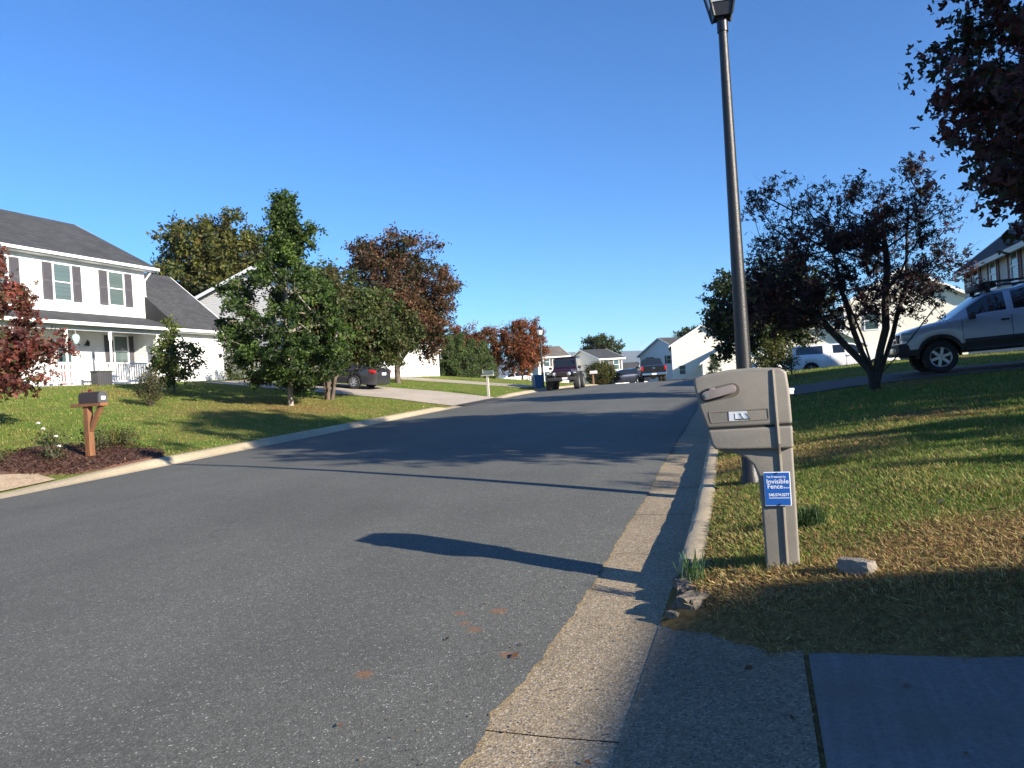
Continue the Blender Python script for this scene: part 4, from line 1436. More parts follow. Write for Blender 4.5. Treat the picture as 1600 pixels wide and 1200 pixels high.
# wooden post mailbox across the street
M_WOOD = mat('stained_cedar', (.18, .08, .034), .7, .3, 10, .4, 50, stretch=(1, 1, .2))
s_, t_ = 11.6, -13.18
w_ = empty('mailbox', gp(s_, t_), rot_r, 'ribbed black metal mailbox on a reddish wooden post across the street', 'mailbox')
mb = MB(); mb.box(-.065, .065, -.065, .065, -.2, 1.07); mb.build('post', M_WOOD, w_, bevel=.006, seg=1)
mb = MB(); mb.box(-.36, .46, -.10, .10, 1.07, 1.14)
arm = mb.build('shelf_board', M_WOOD, w_, bevel=.006, seg=1)
mb = MB(); mb.bar((.05, 0, .58), (.36, 0, 1.07), .085, .085); mb.build('brace', M_WOOD, w_, bevel=.004, seg=1)
mb = MB(); n = 10
prof = [(.105, 0), (.105, .13)] + [(.105 * math.cos(a), .13 + .095 * math.sin(a)) for a in np.linspace(0, math.pi, n)[1:-1]] + [(-.105, .13), (-.105, 0)]
vs, fs = [], []
xs = np.linspace(-.12, .40, 27)
for i, xx in enumerate(xs):
    k = 1 + (.022 if i % 2 else 0)
    vs += [(xx, y * k, 1.14 + z * (k if z > .01 else 1)) for y, z in prof]
m = len(prof)
for i in range(len(xs) - 1):
    for j in range(m):
        fs.append((i * m + j, i * m + (j + 1) % m, (i + 1) * m + (j + 1) % m, (i + 1) * m + j))
fs += [tuple(range(m)), tuple(range(len(xs) * m - 1, (len(xs) - 1) * m - 1, -1))]
mb.add(vs, fs); mb.build('box', mat('black_ribbed_metal', (.030, .022, .022), .5, .15, 12), w_)
mb = MB(); mb.prism([(.402, 1.135), (.425, 1.135), (.425, 1.14), (.402, 1.14)], -.1, .1)
vs = [(.403, y * 1.04, 1.14 + z * 1.04) for y, z in prof] + [(.432, y * 1.0, 1.145 + z) for y, z in prof]
mb.add(vs, [tuple(range(m)), tuple(range(2 * m - 1, m - 1, -1))] + [(j, m + j, m + (j + 1) % m, (j + 1) % m) for j in range(m)])
dd = mb.build('door', mat('grey_metal_door', (.10, .10, .105), .4, .15, 12, metal=.3), w_)
mb = MB(); mb.box(.433, .438, -.05, .05, 1.20, 1.27); mb.build('number_plate', M_PLATE, dd)
mb = MB(); mb.box(-.10, -.07, .115, .125, 1.22, 1.40); mb.box(-.10, .0, .115, .128, 1.38, 1.43); mb.build('flag', mat('dark_red_flag', (.18, .03, .02), .5), w_)
mb = MB(); mb.lathe([(.02, 0), (.03, .02), (.012, .05)], 8, (-.08, 0, 1.36)); mb.build('finial', M_WOOD, w_)

# little mailboxes farther up the street
def small_mailbox(label, s, t, dz, bodym, postm, group):
    w = empty('mailbox', gp(s, t), rot_r, label, 'mailbox', group)
    m1 = MB(); m1.box(-.05, .05, -.05, .05, -.2, 1.0); m1.build('post', postm, w)
    m1 = MB(); m1.box(-.30, .32, -.09, .09, 1.0, 1.05); m1.build('shelf_board', postm, w)
    m1 = MB(); pr = [(.1, 0), (.1, .12)] + [(.1 * math.cos(a), .12 + .09 * math.sin(a)) for a in np.linspace(0, math.pi, 8)[1:-1]] + [(-.1, .12), (-.1, 0)]
    m1.add([(-.25, y, 1.05 + z) for y, z in pr] + [(.32, y, 1.05 + z) for y, z in pr], [tuple(range(len(pr))), tuple(range(2 * len(pr) - 1, len(pr) - 1, -1))] + [(j, len(pr) + j, len(pr) + (j + 1) % len(pr), (j + 1) % len(pr)) for j in range(len(pr))])
    m1.build('box', bodym, w)
    m1 = MB(); m1.box(-.2, -.17, -.115, -.103, 1.12, 1.34); m1.build('flag', postm, w)
    return w


small_mailbox('grey-green metal mailbox on white post beside the sedan driveway', 33.4, -12.5, 0, mat('grey_green_metal', (.10, .13, .12), .45), mat('weathered_post', (.42, .40, .36), .8), 'small mailboxes up the street')
small_mailbox('small white mailbox right of the parked red four-by-four', 57.2, -12.5, 0, M_TRIM, mat('brown_post', (.25, .14, .09), .8), 'small mailboxes up the street')

# ------------------------------------------------------------------ vehicles
def wheel(parent, x, y, r, w, side, spokes=5, rim=.64, rimm=None, name='wheel'):
    """side: +1 when the outer face looks to +y"""
    e = bpy.data.objects.new(name, None)
    mb = MB()
    w2 = w / 2
    mb.lathe([(r * rim, -w2 * .9), (r * .93, -w2), (r * .985, -w2 * .8), (r, -w2 * .4), (r, w2 * .4), (r * .985, w2 * .8), (r * .93, w2), (r * rim, w2 * .9)], 26, (x, y, r), 'y', False)
    ty = mb.build(name, M_RUBBER, parent, True)
    mb = MB()
    ro = r * rim
    yo = y + side * w2 * .86
    yi = y + side * w2 * .2
    mb.lathe([(ro * 1.01, y - side * w2 * .9 - y), (ro * .97, yi - y)], 22, (x, y, r), 'y', False)
    mb.lathe([(ro * 1.02, yo - y), (ro * .9, yo - y - side * .012), (ro * .88, yi - y)], 22, (x, y, r), 'y', False)
    mb.lathe([(ro * .22, yi - y), (ro * .22, yo - y - side * .01), (ro * .05, yo - y - side * .006)], 12, (x, y, r), 'y')
    for k in range(spokes):
        a = 2 * math.pi * k / spokes + .3
        c, s = math.cos(a), math.sin(a)
        p = Vector((x + ro * .15 * c, yo - side * .02, r + ro * .15 * s))
        q = Vector((x + ro * .93 * c, yo - side * .018, r + ro * .93 * s))
        mb.bar(p, q, .03, ro * .26, up=(0, 1, 0)) if False else mb.bar(p, q, ro * .27, .03, up=(0, 1, 0))
    mb.build('rim', rimm or M_ALLOY, ty)
    mb = MB(); mb.lathe([(ro * .9, yi - y), (.01, yi - y + side * .002)], 22, (x, y, r), 'y'); mb.build('brake_disc', M_PLASTIC, ty)
    bpy.data.objects.remove(e)
    return ty


def car(name, label, cat, loc, rot, P, paint, group=None, lower=None):
    """P: L, zs, belt [(x,z)], top [(x,z)], wid [(x,w)], topw [(x,w)], wheels (xf, xr, r, w, track), arch,
    screen (x0,x1), rear (x0,x1), sides [(x0,x1)], cladding height"""
    root = empty(name, loc, 0, label, cat, group, rot=rot)
    f = lambda k, x: float(np.interp(x, [a for a, b in P[k]], [b for a, b in P[k]]))
    xf, xr, wr, ww, trk = P['wheels']
    ra = P.get('arch', wr * 1.16)
    xs = set(np.linspace(0, P['L'], 46).round(3))
    for c in (xf, xr):
        for k in np.linspace(-1, 1, 13): xs.add(round(c + ra * math.sin(k * math.pi / 2), 3))
    for a, b in [P['screen'], P['rear']] + P['sides']: xs |= {round(a, 3), round(b, 3)}
    xs = sorted(x for x in xs if 0 <= x <= P['L'])
    xs = [x for i, x in enumerate(xs) if i == 0 or x - xs[i - 1] > .004]
    rows = []
    for x in xs:
        zb = P['zs'](x) if callable(P['zs']) else P['zs']
        for c in (xf, xr):
            if abs(x - c) < ra: zb = max(zb, wr + math.sqrt(ra * ra - (x - c) ** 2))
        w = f('wid', x); wt = min(f('topw', x), w); be = f('belt', x); tp = max(f('top', x), be + .004)
        zb = min(zb, be - .05)
        R = [(w * .965, zb), (w * .99, zb + (be - zb) * .25), (w, zb + (be - zb) * .55), (w * .992, zb + (be - zb) * .85), (w * .965, be)]
        g = tp - be
        for k in (.15, .5, .88):
            R.append((w * .955 + (wt - w * .955) * (k ** 1.15), be + g * k))
        R += [(wt * .95, be + g * .975 + .002), (wt * .8, tp + .004), (wt * .45, tp + .014), (0, tp + .018)]
        rows.append([(x, y, z) for y, z in R])
    nr = len(rows[0])
    allv = []
    for R in rows:
        allv += [(x, y, z) for x, y, z in R] + [(x, -y, z) for x, y, z in R]
    nx = len(xs)
    vid = lambda i, j, s: i * 2 * nr + (nr if s < 0 else 0) + j
    parts = {'body': [], 'windshield': [], 'rear_window': [], 'cladding': [], 'roof_panel': []}
    winf = {}
    for i in range(nx - 1):
        xm = (xs[i] + xs[i + 1]) / 2
        for j in range(nr - 1):
            for s in (1, -1):
                q = (vid(i, j, s), vid(i + 1, j, s), vid(i + 1, j + 1, s), vid(i, j + 1, s))
                if s < 0: q = q[::-1]
                key = 'body'
                if j >= 8 and P['screen'][0] < xm < P['screen'][1]: key = 'windshield'
                elif j >= 8 and P['rear'][0] < xm < P['rear'][1]: key = 'rear_window'
                elif 5 <= j <= 6:
                    for n_, (a, b) in enumerate(P['sides']):
                        if a < xm < b: key = ('side', n_, s)
                if key == 'body' and lower and j == 0: key = 'cladding'
                if isinstance(key, tuple): winf.setdefault(key, []).append(q)
                else: parts[key].append(q)
    for i in (0, nx - 1):
        ring = [vid(i, j, 1) for j in range(nr)] + [vid(i, j, -1) for j in range(nr - 2, -1, -1)]
        parts['body'].append(tuple(ring if i == 0 else ring[::-1]))

    def sub(fs, nm, m, parent=root):
        used = sorted({v for q in fs for v in q})
        mp = {v: k for k, v in enumerate(used)}
        me = bpy.data.meshes.new(nm)
        me.from_pydata([allv[v] for v in used], [], [tuple(mp[v] for v in q) for q in fs])
        bm = bmesh.new(); bm.from_mesh(me)
        bmesh.ops.remove_doubles(bm, verts=bm.verts[:], dist=.0015)
        bmesh.ops.recalc_face_normals(bm, faces=bm.faces[:])
        for q in bm.faces: q.smooth = True
        bm.to_mesh(me); bm.free()
        sharp_by_angle(me, .55)
        return link(nm, me, m, parent)
    body = sub(parts['body'], 'body', paint)
    if parts['cladding']: sub(parts['cladding'], 'cladding', lower)
    if parts['windshield']: sub(parts['windshield'], 'windshield', M_CARGLASS)
    if parts['rear_window']: sub(parts['rear_window'], 'rear_window', M_CARGLASS)
    for k in winf: sub(winf[k], 'side_window', M_CARGLASS)
    # underbody and wheel wells
    zs0 = P['zs'](P['L'] / 2) if callable(P['zs']) else P['zs']
    wmax = max(b for a, b in P['wid'])
    mb = MB()
    mb.box(.12, P['L'] - .12, -wmax * .62, wmax * .62, zs0 - .03, zs0 + .38)
    mb.box(xf + ra, xr - ra, -wmax * .93, wmax * .93, zs0 - .01, zs0 + .3) if xr > xf else None
    mb.build('underbody', M_PLASTIC, root)
    for c in (xf, xr):
        for s in (1, -1):
            wheel(root, c, s * (trk / 2), wr, ww, s, P.get('spokes', 5))
            mb = MB()
            n = 12
            vs = []
            for k in range(n + 1):
                a = math.pi * k / n
                for yy_ in (s * wmax * .58, s * wmax * .955):
                    vs.append((c + (ra - .004) * math.cos(a), yy_, wr + (ra - .004) * math.sin(a)))
            mb.add(vs, [(2 * k, 2 * k + 1, 2 * k + 3, 2 * k + 2) for k in range(n)])
            mb.build('wheel_well', M_PLASTIC, root)
    return root, f


def boxpart(root, nm, m, *bs, bevel=0.0):
    mb = MB()
    for b in bs: mb.box(*b)
    return mb.build(nm, m, root, bevel=bevel, seg=2, smooth_=bevel > 0)


def mirror_pair(root, x, w, z, m):
    for s in (1, -1):
        mb = MB(); mb.box(x - .06, x + .06, s * w, s * (w + .2), z, z + .16); mb.build('wing_mirror', m, root, bevel=.03, seg=2, smooth_=True)


def seams(root, f, xs, z0, z1):
    for x in xs:
        for s in (1, -1):
            mb = MB()
            y = f('wid', x) * 1.0 + .0015
            mb.box(x - .004, x + .004, s * (y - .02), s * y, z0, z1)
            mb.build('door_seam', M_PLASTIC, root)


PAINT = {}
def paint(name, c, rough=.28, metal=.35):
    return mat(name, c, rough, .03, 3, metal=metal, coat=.6)


def rot_slope(head, slope, roll=0.0):
    """yaw, with the nose raised by the slope; local x runs from nose to tail"""
    m = Matrix.Rotation(head, 3, 'Z') @ Matrix.Rotation(slope, 3, 'Y') @ Matrix.Rotation(roll, 3, 'X')
    return m.to_euler()


# --- silver-white SUV with a roof rack (nose towards the street, right)
SUV = dict(L=4.3, zs=.44, belt=[(0, .86), (.12, 1.0), (.5, 1.08), (1.0, 1.15), (1.3, 1.18), (4.0, 1.24), (4.22, 1.2), (4.3, 1.1)],
           top=[(0, .88), (.12, 1.03), (.5, 1.12), (1.0, 1.20), (1.72, 1.70), (1.9, 1.75), (2.4, 1.78), (2.6, 1.84), (3.9, 1.83), (4.1, 1.72), (4.22, 1.25), (4.3, 1.12)],
           wid=[(0, .74), (.1, .84), (.35, .90), (.9, .925), (3.9, .925), (4.2, .88), (4.3, .80)], topw=[(0, .66), (.12, .76), (1.0, .80), (1.75, .66), (3.9, .66), (4.2, .72), (4.3, .72)],
           wheels=(.74, 3.36, .36, .25, 1.58), arch=.44, screen=(1.06, 1.74), rear=(4.0, 4.22), sides=[(1.36, 2.12), (2.26, 2.98), (3.12, 3.85)], spokes=6)
suv_paint = paint('pale_silver_paint', (.44, .48, .56), .3, .2)
a_s, a_t = 19.95, 3.2
px_, py_ = xy(a_s, a_t)
slope = math.atan2(gz(a_s, a_t + 3.6) - gz(a_s, a_t + .8), 2.8)
X1, f = car('suv', 'pale silver off-road SUV with black roof rack parked in driveway behind the maple', 'suv',
            (px_, py_, gz(a_s, a_t + .8) - .8 * math.tan(slope) + .02), rot_slope(rot_r, -slope), SUV, suv_paint, lower=M_PLASTIC)
boxpart(X1, 'front_bumper', M_PLASTIC, (-.10, .22, -.84, .84, .44, .74), bevel=.05)
boxpart(X1, 'bumper_trim', M_CHROME, (-.115, .05, -.42, .42, .5, .66), bevel=.02)
boxpart(X1, 'grille', M_PLASTIC, (-.012, .05, -.42, .42, .76, .96), bevel=.01)
boxpart(X1, 'grille_bar', M_CHROME, (-.03, .02, -.2, -.16, .76, .96), (-.03, .02, .16, .2, .76, .96), (-.03, .02, -.16, .16, .84, .88))
for s in (1, -1):
    boxpart(X1, 'headlight', M_LAMPGLASS, (-.005, .30, s * .50, s * .865, .80, 1.0), bevel=.04)
    boxpart(X1, 'tail_light', M_RED, (4.16, 4.30, s * .74, s * .88, .95, 1.3), bevel=.02)
    boxpart(X1, 'roof_rail', M_PLASTIC, (1.75, 3.8, s * .60, s * .66, 1.92, 1.97), (1.80, 1.90, s * .60, s * .66, 1.72, 1.93), (3.65, 3.75, s * .60, s * .66, 1.8, 1.93), (2.7, 2.8, s * .60, s * .66, 1.8, 1.93), bevel=.015)
    boxpart(X1, 'step_bar', M_PLASTIC, (1.25, 2.85, s * .88, s * .98, .44, .50), bevel=.02)
    boxpart(X1, 'side_moulding', M_PLASTIC, (1.25, 2.86, s * .90, s * .94, .62, .72), bevel=.01)
    boxpart(X1, 'door_handle', M_PLASTIC, (1.98, 2.14, s * .91, s * .955, 1.05, 1.09), bevel=.01)
    boxpart(X1, 'door_handle', M_PLASTIC, (2.74, 2.90, s * .91, s * .955, 1.07, 1.11), bevel=.01)
for xk in (1.9, 2.4, 2.9, 3.4, 3.7): boxpart(X1, 'rack_bar', M_PLASTIC, (xk - .03, xk + .03, -.62, .62, 1.93, 1.96))
boxpart(X1, 'rack_fairing', M_PLASTIC, (1.70, 2.05, -.60, .60, 1.82, 1.96), bevel=.04)
mirror_pair(X1, 1.42, .86, 1.14, M_PLASTIC)
seams(X1, f, (1.22, 2.19, 3.05), .5, 1.15)

# --- white pickup with a camper shell (tail to the left)
PICK = dict(L=5.8, zs=.46, belt=[(0, .9), (.1, 1.08), (.5, 1.14), (1.4, 1.2), (5.7, 1.24), (5.8, 1.2)],
            top=[(0, .92), (.1, 1.1), (.5, 1.18), (1.4, 1.24), (2.1, 1.82), (2.4, 1.88), (3.5, 1.88), (3.56, 1.84), (3.62, 1.88), (5.6, 1.86), (5.75, 1.3), (5.8, 1.22)],
            wid=[(0, .82), (.12, .95), (.5, 1.0), (5.6, 1.0), (5.8, .95)], topw=[(0, .8), (.12, .88), (1.4, .9), (2.1, .74), (3.5, .74), (3.6, .80), (5.6, .82), (5.8, .86)],
            wheels=(1.0, 4.55, .39, .27, 1.7), arch=.47, screen=(1.46, 2.12), rear=(5.62, 5.76), sides=[(1.9, 2.55), (2.66, 3.3), (3.85, 5.35)], spokes=5)
wp = paint('white_paint', (.74, .75, .76), .3, .05)
# nose to the street's right
nx_, ny_ = 22.35, 43.3
P1, f = car('pickup_truck', 'white pickup truck with camper shell parked behind the dark purple maple', 'pickup truck', (nx_, ny_, .86), rot_slope(math.radians(180 - 14), 0), PICK, wp)
for s in (1, -1):
    boxpart(P1, 'headlight', M_LAMPGLASS, (-.005, .2, s * .62, s * .93, .86, 1.08), bevel=.03)
    boxpart(P1, 'tail_light', M_RED, (5.68, 5.81, s * .84, s * .97, .92, 1.2), bevel=.01)
    boxpart(P1, 'door_handle', M_PLASTIC, (2.42, 2.58, s * .98, s * 1.03, 1.1, 1.14))
boxpart(P1, 'front_bumper', M_CHROME, (-.1, .15, -.9, .9, .5, .72), bevel=.03)
boxpart(P1, 'rear_bumper', M_CHROME, (5.78, 5.92, -.9, .9, .52, .72), bevel=.03)
boxpart(P1, 'grille', M_PLASTIC, (-.012, .05, -.55, .55, .78, 1.04))
mirror_pair(P1, 1.95, .96, 1.2, M_PLASTIC)
seams(P1, f, (1.72, 2.6, 3.45, 3.62), .55, 1.22)

# --- dark grey sedan, tail to the street (left)
SED = dict(L=4.86, zs=.24, belt=[(0, .55), (.1, .66), (.6, .76), (1.25, .88), (1.5, .92), (3.9, 1.0), (4.3, 1.02), (4.78, .98), (4.86, .86)],
           top=[(0, .56), (.1, .68), (.6, .82), (1.25, .95), (2.05, 1.37), (2.4, 1.45), (2.9, 1.465), (3.4, 1.40), (4.12, 1.10), (4.3, 1.065), (4.78, 1.02), (4.86, .88)],
           wid=[(0, .62), (.12, .78), (.4, .88), (1, .925), (4.0, .925), (4.5, .87), (4.8, .76), (4.86, .68)], topw=[(0, .5), (.12, .68), (1.25, .78), (2.1, .60), (3.4, .60), (4.12, .74), (4.3, .78), (4.86, .6)],
           wheels=(.95, 3.73, .325, .225, 1.6), arch=.375, screen=(1.28, 2.1), rear=(3.36, 4.12), sides=[(1.85, 2.62), (2.72, 3.5)], spokes=7)
sp = paint('charcoal_paint', (.055, .055, .065), .25, .5)
a_s, t_r = 32.05, -18.55      # rear axle
slope = math.atan2(gz(a_s, t_r - 2.8) - gz(a_s, t_r), 2.8)
n_t = t_r - 3.73
px_, py_ = xy(a_s, n_t)
S1, f = car('sedan', 'dark grey sedan parked in driveway behind the young green tree', 'car', (px_, py_, gz(a_s, t_r) + .03 + 3.73 * math.tan(slope)), rot_slope(rot_r, slope), SED, sp)
for s in (1, -1):
    boxpart(S1, 'tail_light', M_RED, (4.46, 4.80, s * .50, s * .852, .80, .95), bevel=.03)
    boxpart(S1, 'reverse_light', M_PLATE, (4.78, 4.835, s * .36, s * .54, .81, .89), bevel=.015)
    boxpart(S1, 'headlight', M_LAMPGLASS, (.04, .4, s * .5, s * .82, .6, .7), bevel=.03)
    boxpart(S1, 'door_handle', M_CHROME, (2.45, 2.62, s * .915, s * .945, .86, .885))
    boxpart(S1, 'window_trim', M_CHROME, (1.75, 3.75, s * .893, s * .905, .965, .98))
boxpart(S1, 'number_plate', M_PLATE, (4.86, 4.875, -.2, .2, .70, .83))
boxpart(S1, 'bumper_trim', M_CHROME, (4.83, 4.875, -.6, .6, .34, .37))
boxpart(S1, 'boot_trim', M_CHROME, (4.82, 4.868, -.5, .5, .86, .885))
mirror_pair(S1, 1.75, .85, .94, sp)
seams(S1, f, (1.45, 2.66, 3.62), .32, .92)

# --- maroon four-by-four facing the camera, left curb
JEEP = dict(L=4.2, zs=.62, belt=[(0, 1.12), (1.45, 1.2), (4.2, 1.22)], top=[(0, 1.16), (.05, 1.2), (1.42, 1.26), (1.72, 1.84), (1.85, 1.9), (4.1, 1.9), (4.2, 1.84)],
            wid=[(0, .58), (1.3, .72), (1.45, .76), (4.2, .76)], topw=[(0, .54), (1.4, .68), (1.75, .66), (4.2, .66)],
            wheels=(.45, 2.88, .44, .33, 1.62), arch=.5, screen=(1.46, 1.74), rear=(4.12, 4.2), sides=[(1.8, 2.6), (2.72, 3.4), (3.5, 4.05)], spokes=5)
jp = paint('maroon_paint', (.030, .005, .010), .25, .3)
a_s, a_t = 38.6, -10.15
px_, py_ = xy(a_s, a_t)
J, f = car('four_by_four', 'lifted maroon four-by-four with big tyres facing the camera at left curb', 'suv', (px_, py_, float(zr(a_s)) + .02), rot_slope(ANG_D + .12, -.015), JEEP, jp)
J.scale = (.93, .93, .93)
boxpart(J, 'grille', jp, (-.06, .0, -.56, .56, .72, 1.14), bevel=.02)
for k in range(7): boxpart(J, 'grille_slot', M_DARK, (-.066, -.05, -.32 + k * .10, -.27 + k * .10, .80, 1.06))
for s in (1, -1):
    mb = MB(); mb.lathe([(.1, 0), (.1, -.03), (.06, -.045)], 14, (-.06, s * .44, .95), 'x'); mb.build('headlight', M_LAMPGLASS, J, True)
    boxpart(J, 'fender', M_PLASTIC, (-.05, 1.0, s * .62, s * .97, .98, 1.05), (-.12, -.02, s * .62, s * .97, .86, 1.04), bevel=.03)
    boxpart(J, 'rear_fender', M_PLASTIC, (2.4, 3.4, s * .74, s * .97, .98, 1.05), bevel=.03)
    boxpart(J, 'indicator_lamp', M_PLATE, (-.13, -.10, s * .70, s * .86, .98, 1.02))
boxpart(J, 'front_bumper', M_PLASTIC, (-.36, -.1, -.85, .85, .56, .76), bevel=.03)
mb = MB()
for p, q in (((-.34, -.4, .74), (-.30, -.3, 1.0)), ((-.30, -.3, 1.0), (-.30, .3, 1.0)), ((-.30, .3, 1.0), (-.34, .4, .74))): mb.tube(p, q, .03, .03, 8)
mb.build('bull_bar', M_PLASTIC, J)
boxpart(J, 'number_plate', M_PLATE, (-.375, -.362, -.36, -.05, .62, .74))
boxpart(J, 'windshield_frame', M_PLASTIC, (1.5, 1.56, -.7, -.64, 1.22, 1.8), (1.5, 1.56, .64, .7, 1.22, 1.8))
boxpart(J, 'soft_top', M_PLASTIC, (1.8, 4.18, -.66, .66, 1.925, 1.96), bevel=.015)
mirror_pair(J, 1.55, .78, 1.22, M_PLASTIC)

# --- black pickup seen from behind at the crest
bp_ = paint('black_paint', (.02, .021, .024), .25, .4)
PK2 = dict(PICK); PK2['top'] = [(0, .92), (.1, 1.1), (.5, 1.18), (1.4, 1.24), (2.1, 1.82), (2.4, 1.88), (3.5, 1.88), (3.75, 1.3), (3.9, 1.28), (5.75, 1.26), (5.8, 1.22)]
PK2['rear'] = (3.5, 3.75); PK2['sides'] = [(1.9, 2.55), (2.66, 3.4)]; PK2['topw'] = [(0, .8), (.12, .88), (1.4, .9), (2.1, .74), (3.5, .74), (3.75, .93), (5.8, .93)]
# tail at s=49.5, nose beyond
a_s, a_t = 63.4, -9.0
px_, py_ = xy(a_s, a_t)
hd_ = ANG_D + math.pi + math.radians(12)
B1, f = car('pickup_truck', 'black pickup truck seen from behind parked at the road crest', 'pickup truck', (px_, py_, float(zr(60)) + .02), rot_slope(hd_, -.015), PK2, bp_)
for s in (1, -1): boxpart(B1, 'tail_light', M_RED, (5.66, 5.81, s * .82, s * .97, .9, 1.2), bevel=.01)
boxpart(B1, 'rear_bumper', M_CHROME, (5.78, 5.95, -.92, .92, .5, .68), bevel=.03)
boxpart(B1, 'number_plate', M_PLATE, (5.945, 5.965, -.18, .18, .53, .66))
boxpart(B1, 'tailgate_badge', M_CHROME, (5.795, 5.815, -.1, .1, 1.0, 1.1), bevel=.01)
mirror_pair(B1, 1.95, .96, 1.2, M_PLASTIC)

# --- cars at the bend beyond the crest
def side_sedan(label, x, y, z, rz, m, group):
    c, f = car('car', label, 'car', (x, y, z), (0, 0, rz), SED, m, group)
    for s in (1, -1):
        boxpart(c, 'tail_light', M_RED, (4.5, 4.80, s * .50, s * .85, .80, .95), bevel=.02)
        boxpart(c, 'headlight', M_LAMPGLASS, (.04, .4, s * .5, s * .82, .6, .7), bevel=.02)
    boxpart(c, 'number_plate', M_PLATE, (4.86, 4.875, -.2, .2, .62, .75))
    mirror_pair(c, 1.75, .85, .94, m)
    return c


gcar = 'cars parked at the bend beyond the crest'
def zc(x, y): return gz(*st(x, y)) + .05
side_sedan('dark blue car parked side-on right of the round clipped bush', 8.2, 69.5, float(zr(69)) + .0, math.radians(14), paint('dark_blue_paint', (.02, .025, .045), .25, .4), gcar)
side_sedan('black car parked behind the dark blue one, left of the black pickup', 10.4, 77.0, float(zr(76)) + .25, math.radians(16), paint('black_car_paint', (.015, .016, .018), .22, .4), gcar)
side_sedan('white car parked far off beside the cream garage wing, over the mailbox', 26.3, 84, .75, math.radians(10), wp, gcar)
VAN = dict(SUV)
v1, f = car('suv', 'white SUV standing in front of the orange tree trunk', 'suv', (-1.9, 82.0, gz(*st(-1, 82)) - .1), (0, 0, math.radians(8)), VAN, wp, lower=M_PLASTIC)

# blue bin behind the red four-by-four
b_ = empty('recycling_bin', gp(41.6, -12.45, -.15), .4, 'small blue bin at the curb just left of the four-by-four', 'bin')
mb = MB(); mb.add([(-.22, -.2, 0), (.22, -.2, 0), (.22, .2, 0), (-.22, .2, 0), (-.28, -.26, .85), (.28, -.26, .85), (.28, .26, .85), (-.28, .26, .85)], [(0, 3, 2, 1), (4, 5, 6, 7), (0, 1, 5, 4), (1, 2, 6, 5), (2, 3, 7, 6), (3, 0, 4, 7)])
mb.build('bin_body', mat('blue_bin_plastic', (.06, .16, .32), .5), b_, bevel=.02)
boxpart(b_, 'lid', mat('blue_lid_plastic', (.10, .22, .38), .5), (-.31, .31, -.29, .29, .855, .92), bevel=.02)
# teal bin beside the SUV's nose
b_ = empty('bin', gp(31.0, 5.4), .2, 'dark teal bin in front of the silver SUV nose', 'bin')
mb = MB(); mb.add([(-.26, -.26, 0), (.26, -.26, 0), (.26, .26, 0), (-.26, .26, 0), (-.32, -.32, .9), (.32, -.32, .9), (.32, .32, .9), (-.32, .32, .9)], [(0, 3, 2, 1), (4, 5, 6, 7), (0, 1, 5, 4), (1, 2, 6, 5), (2, 3, 7, 6), (3, 0, 4, 7)])
mb.build('bin_body', mat('teal_plastic', (.02, .16, .15), .5), b_, bevel=.02)
boxpart(b_, 'lid', mat('teal_lid', (.03, .2, .19), .5), (-.35, .35, -.35, .35, .905, .98), bevel=.02)
# dark storage box at the porch steps
dx_, dy_ = xy(24.65, -27.1)
b_ = empty('storage_box', (dx_, dy_, gz(24.65, -27.1)), ANG_D, 'dark grey ribbed box standing at the porch steps', 'box')
M_DB = mat('dark_grey_resin', (.05, .05, .055), .6)
gx = 2.63 - gz(24.65, -27.1)
boxpart(b_, 'box_body', M_DB, (-.38, .38, -.2, .2, -.05, gx + .55), bevel=.01)
for k in range(6): boxpart(b_, 'rib', M_DB, (-.33 + k * .125, -.29 + k * .125, -.215, -.2, 0, gx + .52))
boxpart(b_, 'lid', M_DB, (-.41, .41, -.23, .23, gx + .55, gx + .62), bevel=.015)
# pale teal ornament hanging from the porch beam
ox, oy = xy(24.05, -27.75)
o_ = empty('hanging_ornament', (ox, oy, 4.62), 0, 'pale teal egg-shaped ornament hanging from the porch beam', 'ornament')
mb = MB(); mb.lathe([(.01, -.2), (.06, -.16), (.12, -.06), (.15, .06), (.145, .15), (.1, .22), (.03, .255), (.01, .26)], 18); mb.build('egg', mat('pale_teal', (.42, .66, .64), .4, .06), o_, True)
mb = MB(); mb.tube((0, 0, .25), (0, 0, .5), .006, .006, 6); mb.build('cord', M_TRIM, o_)
# yard lantern by the right-hand shrub
o_ = empty('yard_light', gp(28.9, 1.1), 0, 'small pale yard lantern on a post beside the yellow-green bush', 'yard light')
mb = MB(); mb.tube((0, 0, -.1), (0, 0, 1.12), .03, .03, 8); mb.build('post', M_BLACK, o_)
mb = MB(); mb.lathe([(.06, 1.12), (.17, 1.42)], 12); mb.build('glass', M_LAMPGLASS, o_)
mb = MB(); mb.lathe([(.24, 1.42), (.23, 1.45), (.03, 1.53)], 12); mb.build('cap', M_TRIM, o_)

# ------------------------------------------------------------------ trees
def R_(k): return np.random.default_rng(k)


def tbase(x, y, dz=-.05):
    return (x, y, gz(*st(x, y)) + dz)


MAROON = pal((.050, .014, .016), (.075, .020, .020), (.035, .030, .014), (.11, .026, .022), (.028, .034, .014))
